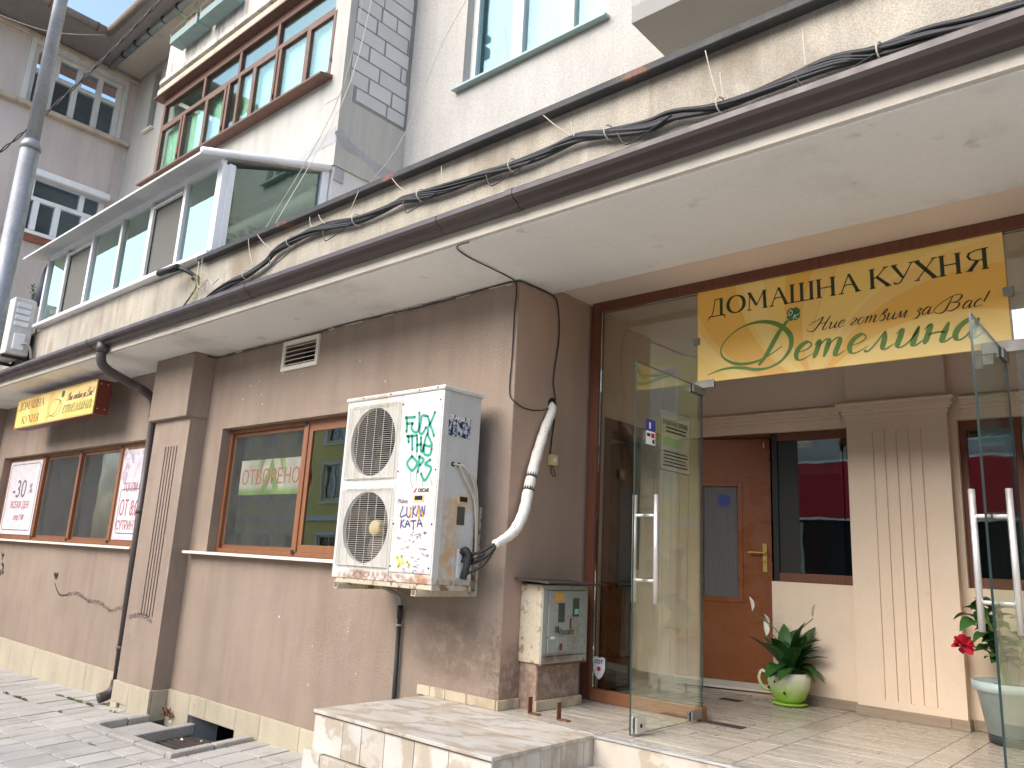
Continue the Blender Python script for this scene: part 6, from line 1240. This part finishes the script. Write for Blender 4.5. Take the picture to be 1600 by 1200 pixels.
tag(G().tube(crom([(-6.3, -2.3, 7.35), (-7.57, -1.3, 8.22), (-10.95, .42, 10.72)], 8), .006, 5).build('thin_line', 'tie_white'), 'thin pale line strung from the street to the roof valley', 'cable')
# ================================================================== LAMP POST
lp = thing('lamp_post', 'tall galvanised steel lamp post in front of the corner house', 'lamp post', (-4.02, -2.13, -.25))
c = (-4.02, -2.13); zb = gz(*c)
G().lathe([(.082, 0), (.076, 4.90-zb)], (*c, zb), 24).build('lower_shaft', 'galv', lp, True); G().lathe([(.084, 0), (.08, .05), (.060, .09)], (*c, 4.9), 24).build('collar', 'galv', lp, True); G().lathe([(.058, 0), (.05, 4.0)], (*c, 4.985), 24).build('upper_shaft', 'galv', lp, True)
G().tube(crom([(c[0], c[1], 8.95), (c[0], c[1]-.3, 9.4), (c[0], c[1]-1.2, 9.6)], 6), .035, 10).build('arm', 'galv', lp, True); B('lantern', 'galv', lp, (c[0]-.12, c[0]+.12, c[1]-1.8, c[1]-1.2, 9.55, 9.68), bevel=.03)
B('base_plate', 'galv', lp, (c[0]-.18, c[0]+.18, c[1]-.18, c[1]+.18, zb-.02, zb+.02))
# ================================================================== FLOWER BOXES on the upper balcony
for lab, x0 in (('teal balcony flower box with a withered plant, the left one', -7.46), ('teal balcony flower box with red pot, the right one', -6.56)):
    fb = thing('flower_box', lab, 'flower box', (x0+.4, BY-.15, 8.86), 'flower boxes on the upper balcony'); z = 8.86; L = .82
    B('trough', 'box_teal', fb, (x0, x0+L, BY-.27, BY-.07, z, z+.015), (x0, x0+L, BY-.27, BY-.258, z+.015, z+.12), (x0, x0+L, BY-.082, BY-.07, z+.015, z+.12), (x0, x0+.012, BY-.258, BY-.082, z+.015, z+.12), (x0+L-.012, x0+L, BY-.258, BY-.082, z+.015, z+.12))
    B('pot', 'pot_redbrown', fb, (x0+.40, x0+.76, BY-.25, BY-.09, z+.016, z+.20), bevel=.01); B('soil', 'soil', fb, (x0+.04, x0+.38, BY-.25, BY-.09, z+.016, z+.09)); B('seed_pot', 'white', fb, (x0+.12, x0+.30, BY-.24, BY-.10, z+.091, z+.17), bevel=.01)
    G().tube([(x0+.01, BY-.275, z+.12), (x0+.01, BY-.275, z+.22), (x0+L-.01, BY-.275, z+.22), (x0+L-.01, BY-.275, z+.12)], .006, 6).build('rail', 'galv', fb); B('hook', 'galv', fb, (x0+.06, x0+.075, BY-.07, BY-.031, z+.08, z+.10), (x0+L-.075, x0+L-.06, BY-.07, BY-.031, z+.08, z+.10))
    for k in range(9):
        a = random.random()*6.28; q = crom([(x0+.5, BY-.16, z+.19), (x0+.45+.12*math.cos(a), BY-.2, z+.30), (x0+.40+.25*math.cos(a), BY-.2+.1*math.sin(a), z+.32+random.random()*.1)], 4); G().tube(q, .004, 5).build('stalk', 'stem', fb)
        for j in range(3, len(q)): put('leaf', pm, fb, q[j], random.random()*6.28, random.uniform(-.3, .6), .4)
# ================================================================== STREET OPPOSITE (seen in the panes)
YH = thing('yellow_house', 'yellow house with white trim across the street, seen in the panes', 'building', (-30, -22.3, -1))
oy = -22.0
def facade(t, x0, x1, z0, z1, wins, mat, trim=True):
    G().wall(x0, x1, z0, z1, wins, oy-.4, oy).build('wall', mat, t); B('room', 'room_dark', t, (x0, x1, oy-1.2, oy-1.1, z0, z1))
    for (a, b, c, d) in wins:
        o = B('window', 'trim_white', t, (a, a+.08, oy-.2, oy-.12, c, d), (b-.08, b, oy-.2, oy-.12, c, d), (a+.08, b-.08, oy-.2, oy-.12, c, c+.08), (a+.08, b-.08, oy-.2, oy-.12, d-.08, d), ((a+b)/2-.04, (a+b)/2+.04, oy-.2, oy-.12, c+.08, d-.08))
        B('pane', 'glass_win', o, (a+.08, b-.08, oy-.17, oy-.16, c+.08, d-.08))
        if trim: B('surround', 'trim_white', o, (a-.15, a-.001, oy+.001, oy+.05, c-.1, d+.15), (b+.001, b+.15, oy+.001, oy+.05, c-.1, d+.15), (a-.001, b+.001, oy+.001, oy+.07, d+.001, d+.18), (a-.2, b+.2, oy+.001, oy+.1, c-.2, c-.101))
wy = [(x, x+1.5, z, z+2.0) for x in [-50+3.3*i for i in range(12)] for z in (4.3, 7.6)] + [(x, x+1.8, .2, 2.4) for x in [-50+3.3*i for i in range(12)]]
facade(YH, -54, -10.4, -2.5, 10.4, wy, 'yellow_house')
B('string_course', 'trim_white', YH, (-54, -10.4, oy+.001, oy+.14, 3.2, 3.45)); B('cornice', 'trim_white', YH, (-54, -10.4, oy-.4, oy+.35, 10.4, 10.7))
GH = thing('grey_house', 'grey stone house with red shop fascia across the street, seen in the panes', 'building', (2, -22.3, -.5))
wg_ = [(x, x+1.6, 6.5, 8.2) for x in [-9.4+3.4*i for i in range(9)]]
facade(GH, -10.39, 24, -1.5, 9.0, wg_, 'grey_house', False)
B('shop_front', 'room_black', GH, (-10.3, 23, oy+.002, oy+.06, -.4, 3.65)); B('fascia', 'red_fascia', GH, (-10.35, 23, oy+.002, oy+.25, 3.67, 5.9)); B('fascia_trim', 'trim_white', GH, (-10.35, 23, oy+.251, oy+.27, 3.67, 3.76), (-10.35, 23, oy+.251, oy+.27, 5.81, 5.9)); B('shutter_post', 'grey_house', GH, (-8.7, -8.2, oy+.061, oy+.1, -.3, 3.6), (-3.5, -3.2, oy+.061, oy+.1, -.3, 3.6))
# round traffic sign whose reflection shows in the sliding window
NS = thing('traffic_sign', 'round red and blue no stopping sign on a pole, reflected in the sliding window', 'traffic sign', (-6.68, -2.6, -.3))
G().tube([(-6.68, -2.66, gz(-6.68, -2.66)), (-6.68, -2.66, 3.0)], .03, 12).build('pole', 'galv', NS, True); G().disc((-6.68, -2.6, 2.6), .27, 1, 32, -.01).build('rim', 'petal_red', NS); G().disc((-6.68, -2.597, 2.6), .21, 1, 32, .004).build('face', 'blue', NS)
g = G(); g.ribbon([(-6.82, 2.46), (-6.54, 2.74)], lambda t, a, b: .06, lambda a, b: (a, -2.591, b)); g.ribbon([(-6.82, 2.74), (-6.54, 2.46)], lambda t, a, b: .06, lambda a, b: (a, -2.5905, b)); g.build('cross', 'petal_red', NS)
